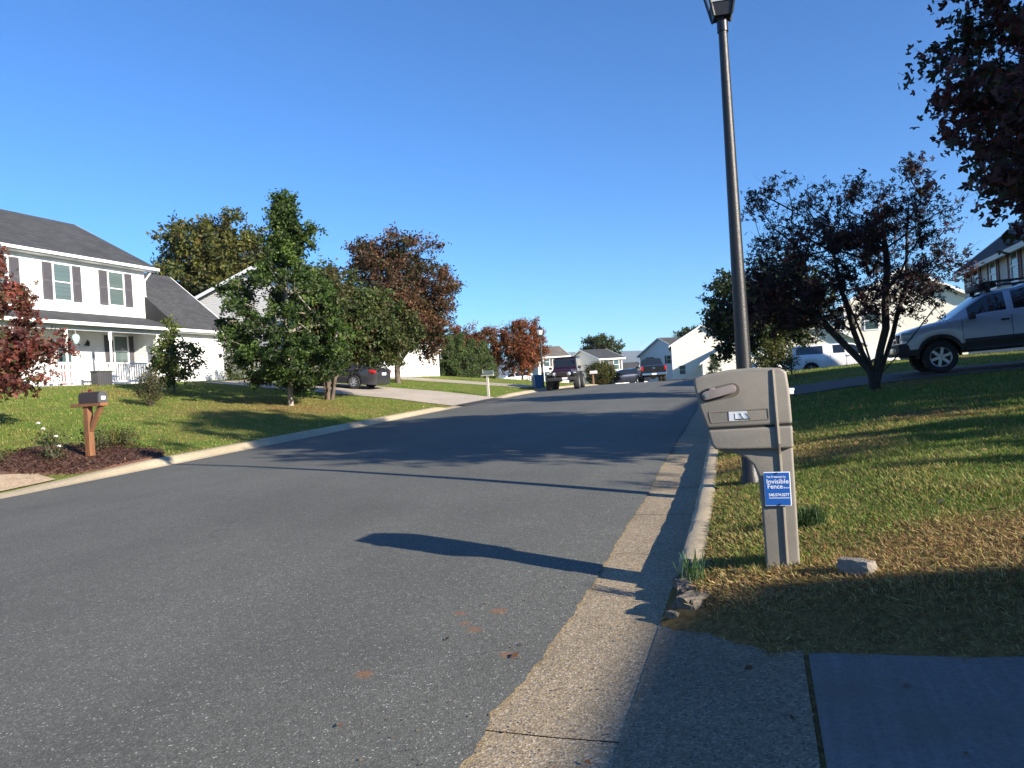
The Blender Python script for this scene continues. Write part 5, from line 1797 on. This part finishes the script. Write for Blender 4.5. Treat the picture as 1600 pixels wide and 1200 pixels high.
# big maple, right edge: trunk just out of the picture
r = R_(1)
cl = np.concatenate([ell(0, 0, 5.6, 4.2, 4.2, 3.7, 250, r), ell(-2.0, 1.3, 5.0, 1.7, 2.0, 2.9, 140, r, 3.0), ell(-.9, .6, 3.7, 3.3, 3.4, 2.0, 130, r), ell(.2, .2, 8.2, 2.4, 2.4, 1.6, 60, r)])
cl = cl[(cl[:, 2] > 1.7) & ~((cl[:, 0] < -3.3) & (cl[:, 2] > 4.2))]
tree('maple_tree', 'big dark red maple overhanging the upper right corner', tbase(10.0, 7.75), [[(0, 0, -.1), (.05, .05, 1.9), (.0, .1, 3.6), (.1, 0, 5.6), (0, 0, 7.6)]], cl, .088, 62, .34, MAROON, [3, 3, 3, .7, 3], .2, seed=3, asp=.8, dense=2.85, lobes=3, twigs=7)

# dark purple maple with open branches on the right lawn
r = R_(2)
PURP = pal((.030, .012, .014), (.045, .016, .018), (.020, .020, .012), (.085, .025, .020))
cl = np.concatenate([ell(-.55, 0, 2.55, 1.9, 1.9, 1.25, 150, r), ell(-.7, 0, 3.5, 1.3, 1.4, .85, 45, r), ell(.9, 0, 2.9, 1.0, 1.2, 1.35, 36, r), ell(.25, .1, 3.4, 1.1, 1.1, .8, 30, r), ell(-1.9, .1, 2.0, .9, 1.0, .75, 46, r), ell(1.4, .1, 2.2, .7, .9, .7, 14, r), ell(-2.0, 0, 4.0, .35, .4, .5, 8, r), ell(1.1, 0, 4.2, .3, .4, .5, 9, r)])
cl = cl[cl[:, 2] > 1.15]
stems = [[(0, 0, -.1), (-.05, 0, .42), (-.55, .1, 1.1), (-1.25, .15, 2.0), (-1.7, .2, 3.0)], [(.02, .03, -.05), (.0, .05, .45), (-.2, .3, 1.3), (-.45, .35, 2.6), (-.6, .3, 3.7)], [(.03, 0, -.05), (.06, -.02, .45), (.2, -.2, 1.3), (.3, -.25, 2.5), (.35, -.1, 3.7)], [(.04, .02, -.05), (.12, 0, .4), (.5, .1, 1.2), (.85, .15, 2.2), (1.0, .1, 3.9)], [(.0, -.03, -.05), (-.02, -.06, .4), (-.35, -.35, 1.1), (-.75, -.6, 2.0)], [(.05, 0, -.05), (.15, .03, .38), (.75, -.1, 1.0), (1.35, -.1, 1.7)]]
tree('ornamental_maple', 'low dark purple maple with forked trunk on the right lawn', tbase(7.36, 15.0), stems, cl, .078, 46, .165, PURP, [3, 3, 2, .8], .075, seed=5, asp=.6, twig=.006, dense=.64, lobes=3, bark=mat('dark_bark', (.045, .036, .03), .9, .4, 14, .8, 40))

# loose tree in the side yard, out of view: throws the dappled bands over the right lawn
r = R_(41)
cl = np.concatenate([ell(0, 0, 2.75, 2.3, 2.3, .95, 66, r)])
sx_, sy_ = xy(5.6, 11.2)
tree('yard_tree', 'loose side-yard tree out of view whose shadow bands cross the right lawn', tbase(sx_, sy_), [[(0, 0, -.1), (0, 0, 1.2), (.05, 0, 2.9)]], cl, .11, 60, .26, MAROON, [3, 3, 3, .7, 3], .1, seed=43, asp=.8, dense=1.5)

# dark green tree left of it, its crown behind the lamp post
r = R_(3)
DKG = pal((.022, .042, .012), (.034, .058, .014), (.05, .075, .02), (.05, .045, .018))
cl = np.concatenate([ell(0, 0, 2.6, 1.9, 1.9, 1.5, 120, r), ell(-.9, 0, 2.2, 1.0, 1.2, 1.0, 40, r)])
tree('garden_tree', 'dense dark green tree behind the lamp post and purple maple', tbase(8.9, 25.0), [[(0, 0, -.1), (0, 0, 1.0), (.1, .1, 2.8)]], cl, .12, 60, .28, DKG, [3, 3, 1.5, 1], .1, seed=7)
r = R_(4)
YG = pal((.10, .11, .02), (.07, .095, .018), (.15, .13, .03), (.045, .06, .015))
bush('bush', 'yellow-green leafy bush between lamp post and white pickup', tbase(8.4, 23.6), np.concatenate([ell(0, 0, .75, .62, .6, .7, 60, r)]), .07, 70, .13, YG, [2, 3, 1.5, 2], seed=8)

# red maple at the left edge
r = R_(5)
REDM = pal((.125, .034, .026), (.17, .050, .034), (.085, .024, .022), (.15, .085, .04), (.045, .058, .018))
cl = np.concatenate([ell(-.2, 0, 2.6, 1.75, 1.8, 1.9, 170, r), ell(.55, 0, 1.7, 1.3, 1.4, .9, 60, r), ell(1.6, .1, 1.95, .7, .6, .2, 14, r), ell(.35, 0, 4.0, .75, .8, .85, 26, r)])
cl = cl[cl[:, 2] > .25]
tree('red_maple', 'red-leaved young maple at the left edge of the lawn', tbase(-13.0, 17.4), [[(0, 0, -.1), (0, 0, .7), (-.05, .05, 2.2), (0, 0, 3.8)]], cl, .085, 48, .19, REDM, [3, 3, 2, 1.5, 1.0], .07, seed=9, asp=.75, dense=1.5, lobes=3)

# young green tree with a tall leader
r = R_(6)
LIVE = pal((.034, .066, .012), (.050, .092, .015), (.080, .122, .019), (.023, .045, .010))
cl = []
for k in range(215):
    z = 1.0 + 6.5 * r.random() ** 1.3
    rad = np.interp(z, [1.0, 1.5, 2.6, 3.7, 4.6, 5.3, 5.9, 6.8, 7.5], [.9, 1.9, 2.35, 2.1, 1.25, .55, .32, .26, .03])
    a = r.uniform(0, 6.283)
    k_ = rad * r.random() ** .45
    cl.append((k_ * math.cos(a) + .025 * z, k_ * math.sin(a), z + .18 * math.sin(3 * a)))
cl = np.array(cl + [(.75, 0, 6.05), (.95, 0, 6.2), (.6, .1, 5.8), (1.1, .1, 6.35), (-.45, 0, 5.9), (-.5, .1, 6.3)] + [(-1.2 - .9 * r.random(), r.uniform(-1, 1), 1.7 + 2.9 * r.random()) for k in range(24)])
tree('young_tree', 'tall slim young green tree with pale trunk on the left lawn', tbase(-8.14, 27.0), [[(0, 0, -.1), (.02, 0, 2.0), (.04, .03, 4.2), (.12, 0, 5.8), (.2, 0, 7.4)]], cl, .11, 62, .22, LIVE, [3, 3, 2, 2.5], .10, seed=11, bark=M_BARKPALE, asp=.6, dense=3.3)

# broad green tree with clustered trunks
r = R_(7)
OLIVE = pal((.042, .068, .014), (.062, .092, .02), (.085, .085, .024), (.032, .05, .012), (.10, .075, .03))
cl = np.concatenate([ell(.6, 0, 2.9, 2.1, 2.0, 1.8, 170, r), ell(1.7, .2, 3.0, 1.5, 1.5, 1.5, 60, r), ell(.4, .2, 4.5, 1.1, 1.2, 1.0, 30, r), ell(2.3, .3, 2.3, 1.2, 1.2, .9, 40, r)])
cl = cl[cl[:, 2] > .95]
stems = [[(0, 0, -.1), (.05, 0, .9), (.3, 0, 2.0), (.5, 0, 3.2)], [(.08, .05, -.1), (.25, .1, .8), (.8, .2, 2.0), (1.4, .2, 3.2)], [(-.06, .03, -.1), (-.15, .05, .9), (-.4, .1, 2.0), (-.5, .1, 3.2)], [(.14, 0, -.1), (.35, 0, .9), (1.1, .1, 1.9), (2.0, .2, 2.7)]]
tree('multi_stem_tree', 'broad olive-green tree with clustered stems in front of the sedan', tbase(-7.5, 29.9), stems, cl, .13, 58, .27, OLIVE, [3, 3, 2, 2, 1], .09, seed=13, asp=.5, dense=2.7)

# rounded brown tree
r = R_(8)
BROWN = pal((.072, .036, .020), (.098, .047, .023), (.050, .042, .017), (.13, .062, .026), (.033, .042, .014), (.17, .082, .028))
cl = np.concatenate([ell(.2, 0, 4.9, 3.0, 2.9, 3.4, 330, r), ell(1.4, -.6, 3.4, 1.9, 1.9, 1.6, 80, r)])
cl = cl[cl[:, 2] > 1.3]
tree('autumn_tree', 'large rounded brown autumn tree behind the dark sedan', tbase(-6.4, 41.5), [[(0, 0, -.1), (0, 0, 1.6), (.1, 0, 3.6), (.1, 0, 6.4)], [(.05, 0, 1.0), (.8, 0, 2.2), (1.5, 0, 3.5)]], cl, .15, 58, .32, BROWN, [3, 3, 2.5, 1.6, 2, .8], .16, seed=15)

# yellow-green tree behind the white house
r = R_(9)
YT = pal((.075, .085, .016), (.11, .11, .02), (.045, .06, .014), (.15, .115, .024), (.03, .04, .012))
cl = np.concatenate([ell(0, 0, 9.6, 4.3, 4.2, 4.2, 250, r), ell(1.8, 0, 7.5, 3.6, 3.6, 3.2, 120, r)])
tree('background_tree', 'tall yellow-green tree rising behind the white house garage', tbase(-23.6, 60), [[(0, 0, -.1), (0, 0, 4.5), (.3, 0, 9.5)]], cl, .27, 55, .5, YT, [3, 3, 3, 1.6, 2], .3, seed=17)

# conifers, orange trees and a screen of arborvitae at the far left
def conifer(name, label, x, y, H, Rr, n, leaf, palette, w, seed, group=None, per=40, cat='tree'):
    r = R_(seed)
    z = H * (r.random(n) ** 1.3) * .96 + .1
    a = r.uniform(0, 6.283, n)
    rad = Rr * (1 - (z / H) ** 1.4) * (.55 + .45 * r.random(n)) + .03
    cl = np.stack([rad * np.cos(a), rad * np.sin(a), z], 1)
    return tree(name, label, tbase(x, y), [[(0, 0, -.1), (0, 0, H * .5), (0, 0, H * .93)]], cl, leaf, per, .06 * H * .5 + .05, palette, w, .07, cat, group, seed, asp=.35, up=.6)


EVER = pal((.022, .045, .016), (.035, .065, .02), (.05, .08, .025))
conifer('evergreen_tree', 'dark conical evergreen beside the brown tree in the distance', -6.6, 62, 5.6, 1.6, 130, .2, EVER, [3, 3, 1], 21)
ARB = pal((.045, .075, .02), (.065, .10, .028), (.09, .12, .035))
for k, (px, yy_, H_, lab) in enumerate([(-4.75, 56.5, 3.0, 'leftmost plump arborvitae in the screen left of the orange tree'), (-3.8, 57.0, 3.2, 'second arborvitae from the left in the screen by the orange tree'), (-2.95, 57.4, 2.9, 'third arborvitae from the left in the screen by the orange tree'), (-2.1, 57.8, 2.8, 'rightmost arborvitae in the screen, nearest the orange tree')]):
    conifer('arborvitae', lab, px, yy_, H_, .95, 90, .14, ARB, [3, 3, 1.5], 30 + k, 'arborvitae screening the far lawn', 45, 'shrub')
ORG = pal((.23, .065, .020), (.17, .05, .022), (.28, .10, .028), (.11, .045, .02), (.08, .07, .02))
r = R_(12)
cl = np.concatenate([ell(0, 0, 2.9, 2.05, 2.0, 2.3, 210, r)]); cl = cl[cl[:, 2] > .5]
tree('orange_maple', 'round orange-red maple standing alone beyond the far lawn', tbase(.95, 63), [[(0, 0, -.1), (0, 0, 1.0), (0, 0, 3.4)]], cl, .14, 55, .26, ORG, [3, 2.5, 2, 2, 1], .1, seed=23)
r = R_(13)
cl = ell(0, 0, 2.6, 1.5, 1.5, 2.0, 110, r); cl = cl[cl[:, 2] > .4]
tree('orange_tree', 'brownish orange tree above the arborvitae screen, left one', tbase(-4.0, 62.5), [[(0, 0, -.1), (0, 0, 1.0), (0, 0, 3.0)]], cl, .14, 50, .26, ORG, [2, 3, 1, 3, 2], .08, seed=24)
r = R_(14)
cl = ell(0, 0, 2.3, 1.3, 1.3, 1.9, 90, r); cl = cl[cl[:, 2] > .4]
tree('orange_tree', 'brownish orange tree above the arborvitae screen, right one', tbase(-2.0, 63), [[(0, 0, -.1), (0, 0, 1.0), (0, 0, 2.8)]], cl, .14, 50, .26, ORG, [1, 3, 1, 3, 2.4], .08, seed=25)

# round bush at the crest and trees beyond it
r = R_(15)
cl = np.concatenate([ell(0, 0, 1.0, 1.2, 1.2, 1.05, 110, r, 4), ell(.8, 0, .85, .9, .9, .9, 50, r, 4)]); cl[:, 2] = np.maximum(cl[:, 2], .1)
bx_, by_ = 7.35, 61.5
bush('round_bush', 'round clipped olive bush right of the maroon four-by-four', (bx_, by_, .88), cl, .1, 115, .16, pal((.05, .06, .014), (.08, .085, .018), (.035, .045, .012), (.12, .085, .02)), [3, 3, 2, 1], seed=27)
r = R_(16)
cl = np.concatenate([ell(0, 0, 5.9, 3.1, 3.0, 3.3, 190, r, 3.5)])
tree('background_tree', 'dome-shaped dark green tree behind the white far house', tbase(16.2, 131), [[(0, 0, -.1), (0, 0, 3.5), (0, 0, 7.0)]], cl, .3, 45, .4, pal((.032, .05, .014), (.05, .07, .018), (.075, .08, .02)), [3, 3, 1], .2, seed=29)
r = R_(17)
cl = ell(0, 0, 7.2, 3.6, 3.4, 2.6, 150, r, 3)
tree('background_tree', 'dark tree showing above the roof of the large cream house', tbase(35.0, 142), [[(0, 0, -.1), (0, 0, 4.0), (0, 0, 8.0)]], cl, .35, 40, .5, DKG, [3, 3, 1, 1], .22, seed=31)
conifer('conical_shrub', 'dark cone-shaped evergreen against the cream house wall, above the mailbox', 27.0, 98, 3.6, 1.1, 80, .16, EVER, [3, 2, 1], 41, None, 40, 'shrub')
# far wooded fringe, trees one by one
for k, (x, y, zc_, rr) in enumerate([(-44, 95, 6, 4.5), (-34, 100, 7, 5), (-17, 105, 5.0, 4), (-8, 120, 4.6, 4.2), (46, 120, 6, 5), (58, 110, 7, 5), (36, 135, 6, 5)]):
    r = R_(50 + k)
    cl = ell(0, 0, zc_, rr, rr, zc_ * .62, 90, r, 3)
    where = ['far left, hidden behind the white house roof', 'behind the white house, second from left', 'behind the brown autumn tree', 'behind the orange trees', 'behind the cream house on the right', 'behind the beige house on the right', 'between the two cream houses'][k]
    tree('background_tree', 'mid-green background tree ' + where, tbase(x, y), [[(0, 0, -.1), (0, 0, zc_ * .5), (0, 0, zc_)]], cl, .4, 32, .55, [DKG, YT, LIVE][k % 3], [3, 3, 2, 1] if k % 3 != 1 else [2, 2, 3, 1, 2], .2, seed=60 + k)

# shrubs in front of the white house
r = R_(18)
cl = np.concatenate([ell(.1, 0, 1.25, .95, .9, .72, 60, r), ell(-.1, 0, 2.1, .35, .35, .7, 14, r)])
tree('small_tree', 'small green tree with yellowing leaves in front of the garage', tbase(-13.75, 30.0), [[(0, 0, -.1), (0, 0, .6), (-.05, 0, 1.5), (-.1, 0, 2.6)]], cl, .12, 48, .17, pal((.05, .085, .015), (.08, .11, .018), (.17, .15, .025), (.04, .065, .014)), [3, 3, 2, 1.5], .045, seed=33, dense=1.25)
r = R_(19)
cl = np.concatenate([ell(0, 0, .75, .46, .46, .5, 48, r), ell(.05, 0, .3, .2, .2, .3, 12, r)])
bush('bush', 'small twiggy grey-green bush on the lawn before the porch railing', tbase(-12.25, 25.0), cl, .06, 46, .1, pal((.075, .065, .03), (.06, .075, .03), (.11, .09, .045), (.04, .045, .02)), [3, 2, 2, 2], seed=35, nstem=16)
# clipped hedge: dense block
r = R_(20)
hb_ = r.uniform(-1, 1, (260, 3))
ax_ = r.integers(0, 3, 260)
hb_[np.arange(260), ax_] = np.sign(hb_[np.arange(260), ax_])
hb_ = hb_ * np.array([1.15, .75, .66]) + np.array([0, 0, .68])
bush('hedge', 'clipped boxy green hedge right of the white garage', tbase(-13.4, 38.5), hb_, .07, 48, .09, pal((.05, .075, .014), (.07, .095, .018), (.035, .055, .012), (.09, .09, .02)), [3, 2, 3, 1], cat='hedge', seed=37)

# flower bed round the wooden mailbox
ROSE = pal((.05, .07, .02), (.075, .085, .028), (.10, .07, .035), (.035, .05, .018))
for k, (ds, dt, hh, ww, lab) in enumerate([(-.55, -.35, .62, .34, 'leggy white-flowered rose bush just left of the wooden mailbox post'), (.62, -.45, .55, .34, 'leggy pink-flowered rose bush just right of the wooden mailbox post'), (-1.75, -.75, .4, .4, 'low dull-green plant at the left end of the mulch bed'), (1.6, -.75, .36, .3, 'low reddish-green plant at the right end of the mulch bed')]):
    r = R_(70 + k)
    cl = ell(0, 0, hh * .5, ww, ww, hh * .5, 26, r); cl[:, 2] = np.maximum(cl[:, 2], .05)
    b = bush('rose_bush' if k < 2 else 'bedding_plant', lab, gp(11.6 + ds, -13.18 + dt), cl, .05, 30, .08, ROSE, [3, 3, 2, 2], cat='plant', seed=71 + k, nstem=14, stem_r=.006)
    if k < 2:
        fm = mat('white_petals', (.78, .76, .66), .6, .06) if k == 0 else mat('pink_petals', (.62, .22, .24), .6, .15)
        for j, (fx, fy, fz) in enumerate([(-.2, -.1, .78), (-.17, 0, .66), (.2, -.2, .5), (.22, -.15, .3)] if k == 0 else [(-.14, -.1, .80), (-.06, 0, .76), (-.1, .05, .70), (.02, -.1, .72)]):
            mb = MB()
            for q in range(9):
                a = q * 2.4
                rr = .012 + .0045 * q
                c = Vector((fx + rr * math.cos(a), fy + rr * math.sin(a), fz + .02 - .003 * q))
                mb.add([c + Vector((-.02 * math.sin(a), .02 * math.cos(a), 0)), c + Vector((.022 * math.cos(a), .022 * math.sin(a), .014)), c + Vector((.02 * math.sin(a), -.02 * math.cos(a), 0)), c + Vector((0, 0, -.02))], [(0, 1, 2), (0, 2, 3)])
            mb.build('flower', fm, b)
            mb = MB(); mb.tube((fx, fy, fz), (fx * .4, fy * .4, .1), .004, .005, 5, False); mb.build('flower_stalk', mat('green_stalk', (.06, .085, .025), .7), b)
# strappy lily clump
r = R_(80)
lb = empty('lily_clump', gp(12.95, -14.0), 0, 'strappy yellow-green lily clump at the back of the mulch bed', 'plant')
V, F, C = [], [], []
for k in range(70):
    a = r.uniform(0, 6.28); L = r.uniform(.35, .6); sp = r.uniform(.2, .75)
    w = .008
    sx, sy = -math.sin(a) * w, math.cos(a) * w
    pts = [(sp * L * f * math.cos(a), sp * L * f * math.sin(a), L * (f - .45 * f * f * sp * 1.3)) for f in (0, .4, .75, 1)]
    k0 = len(V)
    for i, p in enumerate(pts):
        q = 1 if i < 3 else .15
        V += [(p[0] + sx * q, p[1] + sy * q, p[2]), (p[0] - sx * q, p[1] - sy * q, p[2])]
    F += [(k0 + 2 * i, k0 + 2 * i + 1, k0 + 2 * i + 3, k0 + 2 * i + 2) for i in range(3)]
    c = np.array((.12, .13, .03)) if r.random() < .6 else np.array((.24, .18, .07))
    C += [c] * 8
npmesh('leaves', V, F, M_BLADE, lb, col=np.array(C))
# weed in the broken curb
wb = empty('weed', gp(4.62, -.46, .02), 0, 'green grassy weed growing in the crumbled curb', 'plant')
V, F, C = [], [], []
for k in range(60):
    a = r.uniform(0, 6.28); L = r.uniform(.08, .22); sp = r.uniform(.1, .6); w = .003
    sx, sy = -math.sin(a) * w, math.cos(a) * w
    ox_, oy_ = r.normal(0, .03, 2)
    pts = [(ox_ + sp * L * f * math.cos(a), oy_ + sp * L * f * math.sin(a), L * (f - .4 * f * f * sp)) for f in (0, .4, .75, 1)]
    k0 = len(V)
    for i, p in enumerate(pts):
        q = 1 if i < 3 else .1
        V += [(p[0] + sx * q, p[1] + sy * q, p[2]), (p[0] - sx * q, p[1] - sy * q, p[2])]
    F += [(k0 + 2 * i, k0 + 2 * i + 1, k0 + 2 * i + 3, k0 + 2 * i + 2) for i in range(3)]
    C += [np.array((.06, .12, .04)) * r.uniform(.7, 1.3)] * 8
npmesh('leaves', V, F, M_BLADE, wb, col=np.array(C))


# dark tuft of taller grass behind the mailbox post
gt = empty('grass_tuft', gp(5.62, .27, -.01), 0, 'dark green tuft of taller grass right of the mailbox post', 'grass')
r = R_(81)
V, F, C = [], [], []
for k in range(420):
    a = r.uniform(0, 6.28); L = r.uniform(.08, .2); sp = r.uniform(.1, .7); w = .0028
    sx, sy = -math.sin(a) * w, math.cos(a) * w
    ox_, oy_ = r.normal(0, .05, 2)
    pts = [(ox_ + sp * L * f * math.cos(a), oy_ + sp * L * f * math.sin(a), L * (f - .4 * f * f * sp)) for f in (0, .4, .75, 1)]
    k0 = len(V)
    for i, p in enumerate(pts):
        q = 1 if i < 3 else .1
        V += [(p[0] + sx * q, p[1] + sy * q, p[2]), (p[0] - sx * q, p[1] - sy * q, p[2])]
    F += [(k0 + 2 * i, k0 + 2 * i + 1, k0 + 2 * i + 3, k0 + 2 * i + 2) for i in range(3)]
    C += [np.array((.035, .07, .022)) * r.uniform(.7, 1.4)] * 8
npmesh('leaves', V, F, M_BLADE, gt, col=np.array(C))


# ------------------------------------------------------------------ grass, mulch chips, fallen leaves
def paved(s, t):
    """True where nothing grows"""
    m = (s < 3.66 + .05 * fbm(t, t * .3, 7, 9) + .03 * np.sin(t * 31) + .3 * smooth(.1, -.4, t))
    m |= (s > 18.1) & (s < 21.8) & (t > 0 - 2)
    m |= (t < -11) & (s > 27.9 + (t + 12.1) / -13.4 * 1.0) & (s < 33.3 + (t + 12.1) / -13.4 * 1.0)
    m |= (t < -11) & (s > 1.9) & (s < 10.05)
    m |= (t < -11) & (((s - 11.45) / 1.7) ** 2 + ((t + 13.4) / 1.6) ** 2 < 1.0)
    m |= (t < -27.3) & (s > 15) & (s < 34)
    return m


def blades(name, label, s0, s1, t0, t1, n, hmin, hmax, w, seed, side, dens=None):
    r = np.random.default_rng(seed)
    s = r.uniform(s0, s1, n)
    t = r.uniform(t0, t1, n)
    if dens is not None:
        k = r.random(n) < dens(s, t)
        s, t = s[k], t[k]
    ok = ~paved(s, t)
    ok &= (t > tr(s) + LAWN_R - .01 + .03 * fbm(s, t, 9, 2)) if side > 0 else (t < tl(s) - LAWN_L - .02 + .03 * fbm(s, t, 9, 2))
    s, t = s[ok], t[ok]
    n = len(s)
    dry = dryness(s, t)
    patch = .5 + .5 * np.clip(fbm(s, t, 2.6, 12), -1, 1)
    h = r.uniform(hmin, hmax, n) * (.65 + .7 * patch) * (1 - .25 * dry)
    a = r.uniform(0, 6.283, n)
    lean = np.abs(r.normal(.45, .3, n)) * (1 + .9 * dry)
    z = G(s, t) - .006
    x = s * DX + t * RX
    y = s * DY + t * RY
    wd = w * r.uniform(.7, 1.3, n)
    lx, ly = np.cos(a) * lean * h, np.sin(a) * lean * h
    px, py = -np.sin(a) * wd, np.cos(a) * wd
    zt = h / np.sqrt(1 + lean * lean)
    V = np.stack([np.stack([x + px, y + py, z], 1), np.stack([x - px, y - py, z], 1),
                  np.stack([x + lx * .45 - px * .8, y + ly * .45 - py * .8, z + zt * .6], 1), np.stack([x + lx, y + ly, z + zt], 1)], 1).reshape(-1, 3)
    F = np.arange(4 * n).reshape(n, 4)
    gcol = np.array([(.095, .155, .020), (.135, .205, .030), (.19, .245, .048), (.24, .235, .065)])
    dcol = np.array([(.34, .225, .085), (.43, .31, .13), (.24, .13, .05), (.25, .23, .07)])
    pg = r.integers(0, 4, n)
    pg = np.where(r.random(n) < .5, np.clip((patch * 4).astype(int), 0, 3), pg)
    isdry = r.random(n) < np.clip(dry * 1.05 + .14, 0, .95)
    col = np.where(isdry[:, None], dcol[r.integers(0, 4, n)], gcol[pg]) * np.exp(r.normal(0, .2, (n, 1)))
    o = npmesh(name, V, F, M_BLADE, col=np.repeat(col, 4, 0))
    return tag(o, label, 'grass', kind='stuff')


blades('lawn_grass', 'short green and straw-coloured grass on the near right lawn', 3.6, 11, -.6, 6.5, 330000, .026, .06, .0024, 1, 1, lambda s, t: np.clip((9.0 / (s * 1.0 + 1.2 * np.maximum(t, 0) + .1)) ** 1.2 * .62, .2, 1))
blades('lawn_grass', 'green grass on the upper right lawn in tree shade', 9, 34, -1.2, 14, 150000, .035, .07, .006, 2, 1, lambda s, t: np.clip(14 / s, .25, 1))
blades('lawn_grass', 'green grass with brown patches on the left lawns', 8, 62, -29, -12, 260000, .035, .07, .007, 3, -1, lambda s, t: np.clip(20 / s, .3, 1))

r = R_(90)
def litter(name, label, n, s0, s1, t0, t1, size, palette, w, seed, keep, dz=.02, flat=.25, cat='leaves', thin=.3, zf=None):
    r = np.random.default_rng(seed)
    s = r.uniform(s0, s1, n); t = r.uniform(t0, t1, n)
    k = keep(s, t)
    s, t = s[k], t[k]
    P = np.stack([s * DX + t * RX, s * DY + t * RY, (zf(s, t) if zf else G(s, t)) + dz + r.uniform(0, .01, len(s))], 1)
    n = len(P)
    a = r.uniform(0, 6.283, n)
    tl_ = r.normal(0, flat, (n, 2))
    wid = thin
    A = np.stack([np.cos(a), np.sin(a), tl_[:, 0]], 1)
    B = np.stack([-np.sin(a), np.cos(a), tl_[:, 1]], 1)
    L = size * r.uniform(.5, 1.4, (n, 1))
    V = np.stack([P - A * L * .5, P + B * L * wid, P + A * L * .5, P - B * L * wid], 1).reshape(-1, 3)
    col = palette[r.choice(len(palette), n, p=np.array(w) / sum(w))] * np.exp(r.normal(0, .25, (n, 1)))
    return tag(npmesh(name, V, np.arange(4 * n).reshape(n, 4), M_LEAF, col=np.repeat(col, 4, 0)), label, cat, kind='stuff')


DRYL = pal((.28, .15, .06), (.20, .09, .04), (.36, .24, .11), (.14, .07, .035))
on_r = lambda s, t: (~paved(s, t)) & (t > tr(s) + LAWN_R)
on_l = lambda s, t: (~paved(s, t)) & (t < tl(s) - LAWN_L)
litter('fallen_leaves', 'dry brown leaves scattered on the right lawn', 1500, 4, 20, -1, 9, .05, DRYL, [2, 3, 1.5, 2], 5, on_r, .03, .35)
litter('fallen_leaves', 'dry leaves scattered on the left lawn', 1300, 8, 34, -27, -12, .07, DRYL, [2, 2, 3, 1], 6, on_l, .03, .35)
litter('mulch_chips', 'reddish brown mulch chips in the mailbox flower bed', 11000, 9.5, 13.6, -15.6, -11.9, .05, pal((.085, .038, .024), (.12, .055, .035), (.05, .024, .016), (.22, .14, .085)), [3, 3, 3, .5], 7, lambda s, t: (((s - 11.45) / 1.7) ** 2 + ((t + 13.4) / 1.6) ** 2 < 1) & (t < tl(s) - .6), .055, .35, 'mulch')
litter('straw_litter', 'dry straw lying round the mailbox foot and brick', 9000, 3.7, 5.4, -.45, 4.0, .036, pal((.40, .27, .11), (.32, .18, .07), (.20, .10, .04), (.44, .33, .16)), [4, 3, 1, 1.5], 8, on_r, .012, .3, 'straw', .06)
litter('curb_grit', 'grit and leaf crumbs in the gutter and on the apron', 1300, 0, 9, -1.9, .1, .016, pal((.30, .18, .08), (.16, .10, .06), (.40, .32, .2), (.10, .08, .06)), [2, 3, 2, 2], 9, lambda s, t: (t > tr(s) - .2 - .6 * np.random.default_rng(3).random(len(s))) & (t < tr(s) + CURB_R + (s < 4.1) * .5), .003, .15, 'grit', zf=lambda s, t: np.where(t < tr(s), crown(s, t), np.where(t < tr(s) + CURB_R, zr(s) + .002, apz(s, t))))


litter('fallen_leaves', 'few dry leaves blown onto the gutter and driveway apron', 130, -.5, 12, -2.6, 2.5, .045, DRYL, [2, 3, 1.5, 2], 15, lambda s, t: (t > tr(s) - 1.0) & ((s < 3.7) | (t < tr(s) + CURB_R)), .008, .2, zf=lambda s, t: np.where(t < tr(s), crown(s, t), np.where(t < tr(s) + CURB_R, zr(s) + .002, apz(s, t))))
# ------------------------------------------------------------------ the air between here and the ridge
hz = MB(); hz.box(-5200, 5200, -1200, 5600, -60, 215)
haze_m = bpy.data.materials.new('haze_air')
haze_m.use_nodes = True
hn = haze_m.node_tree
hn.nodes.clear()
ho = hn.nodes.new('ShaderNodeOutputMaterial')
hv = hn.nodes.new('ShaderNodeVolumePrincipled')
hv.inputs['Color'].default_value = (.80, .88, 1.0, 1)
hv.inputs['Density'].default_value = 0.00009
hn.links.new(hv.outputs[0], ho.inputs['Volume'])
haze = hz.build('haze', haze_m)
tag(haze, 'thin bluish autumn haze in the air over the street', 'haze', kind='stuff')
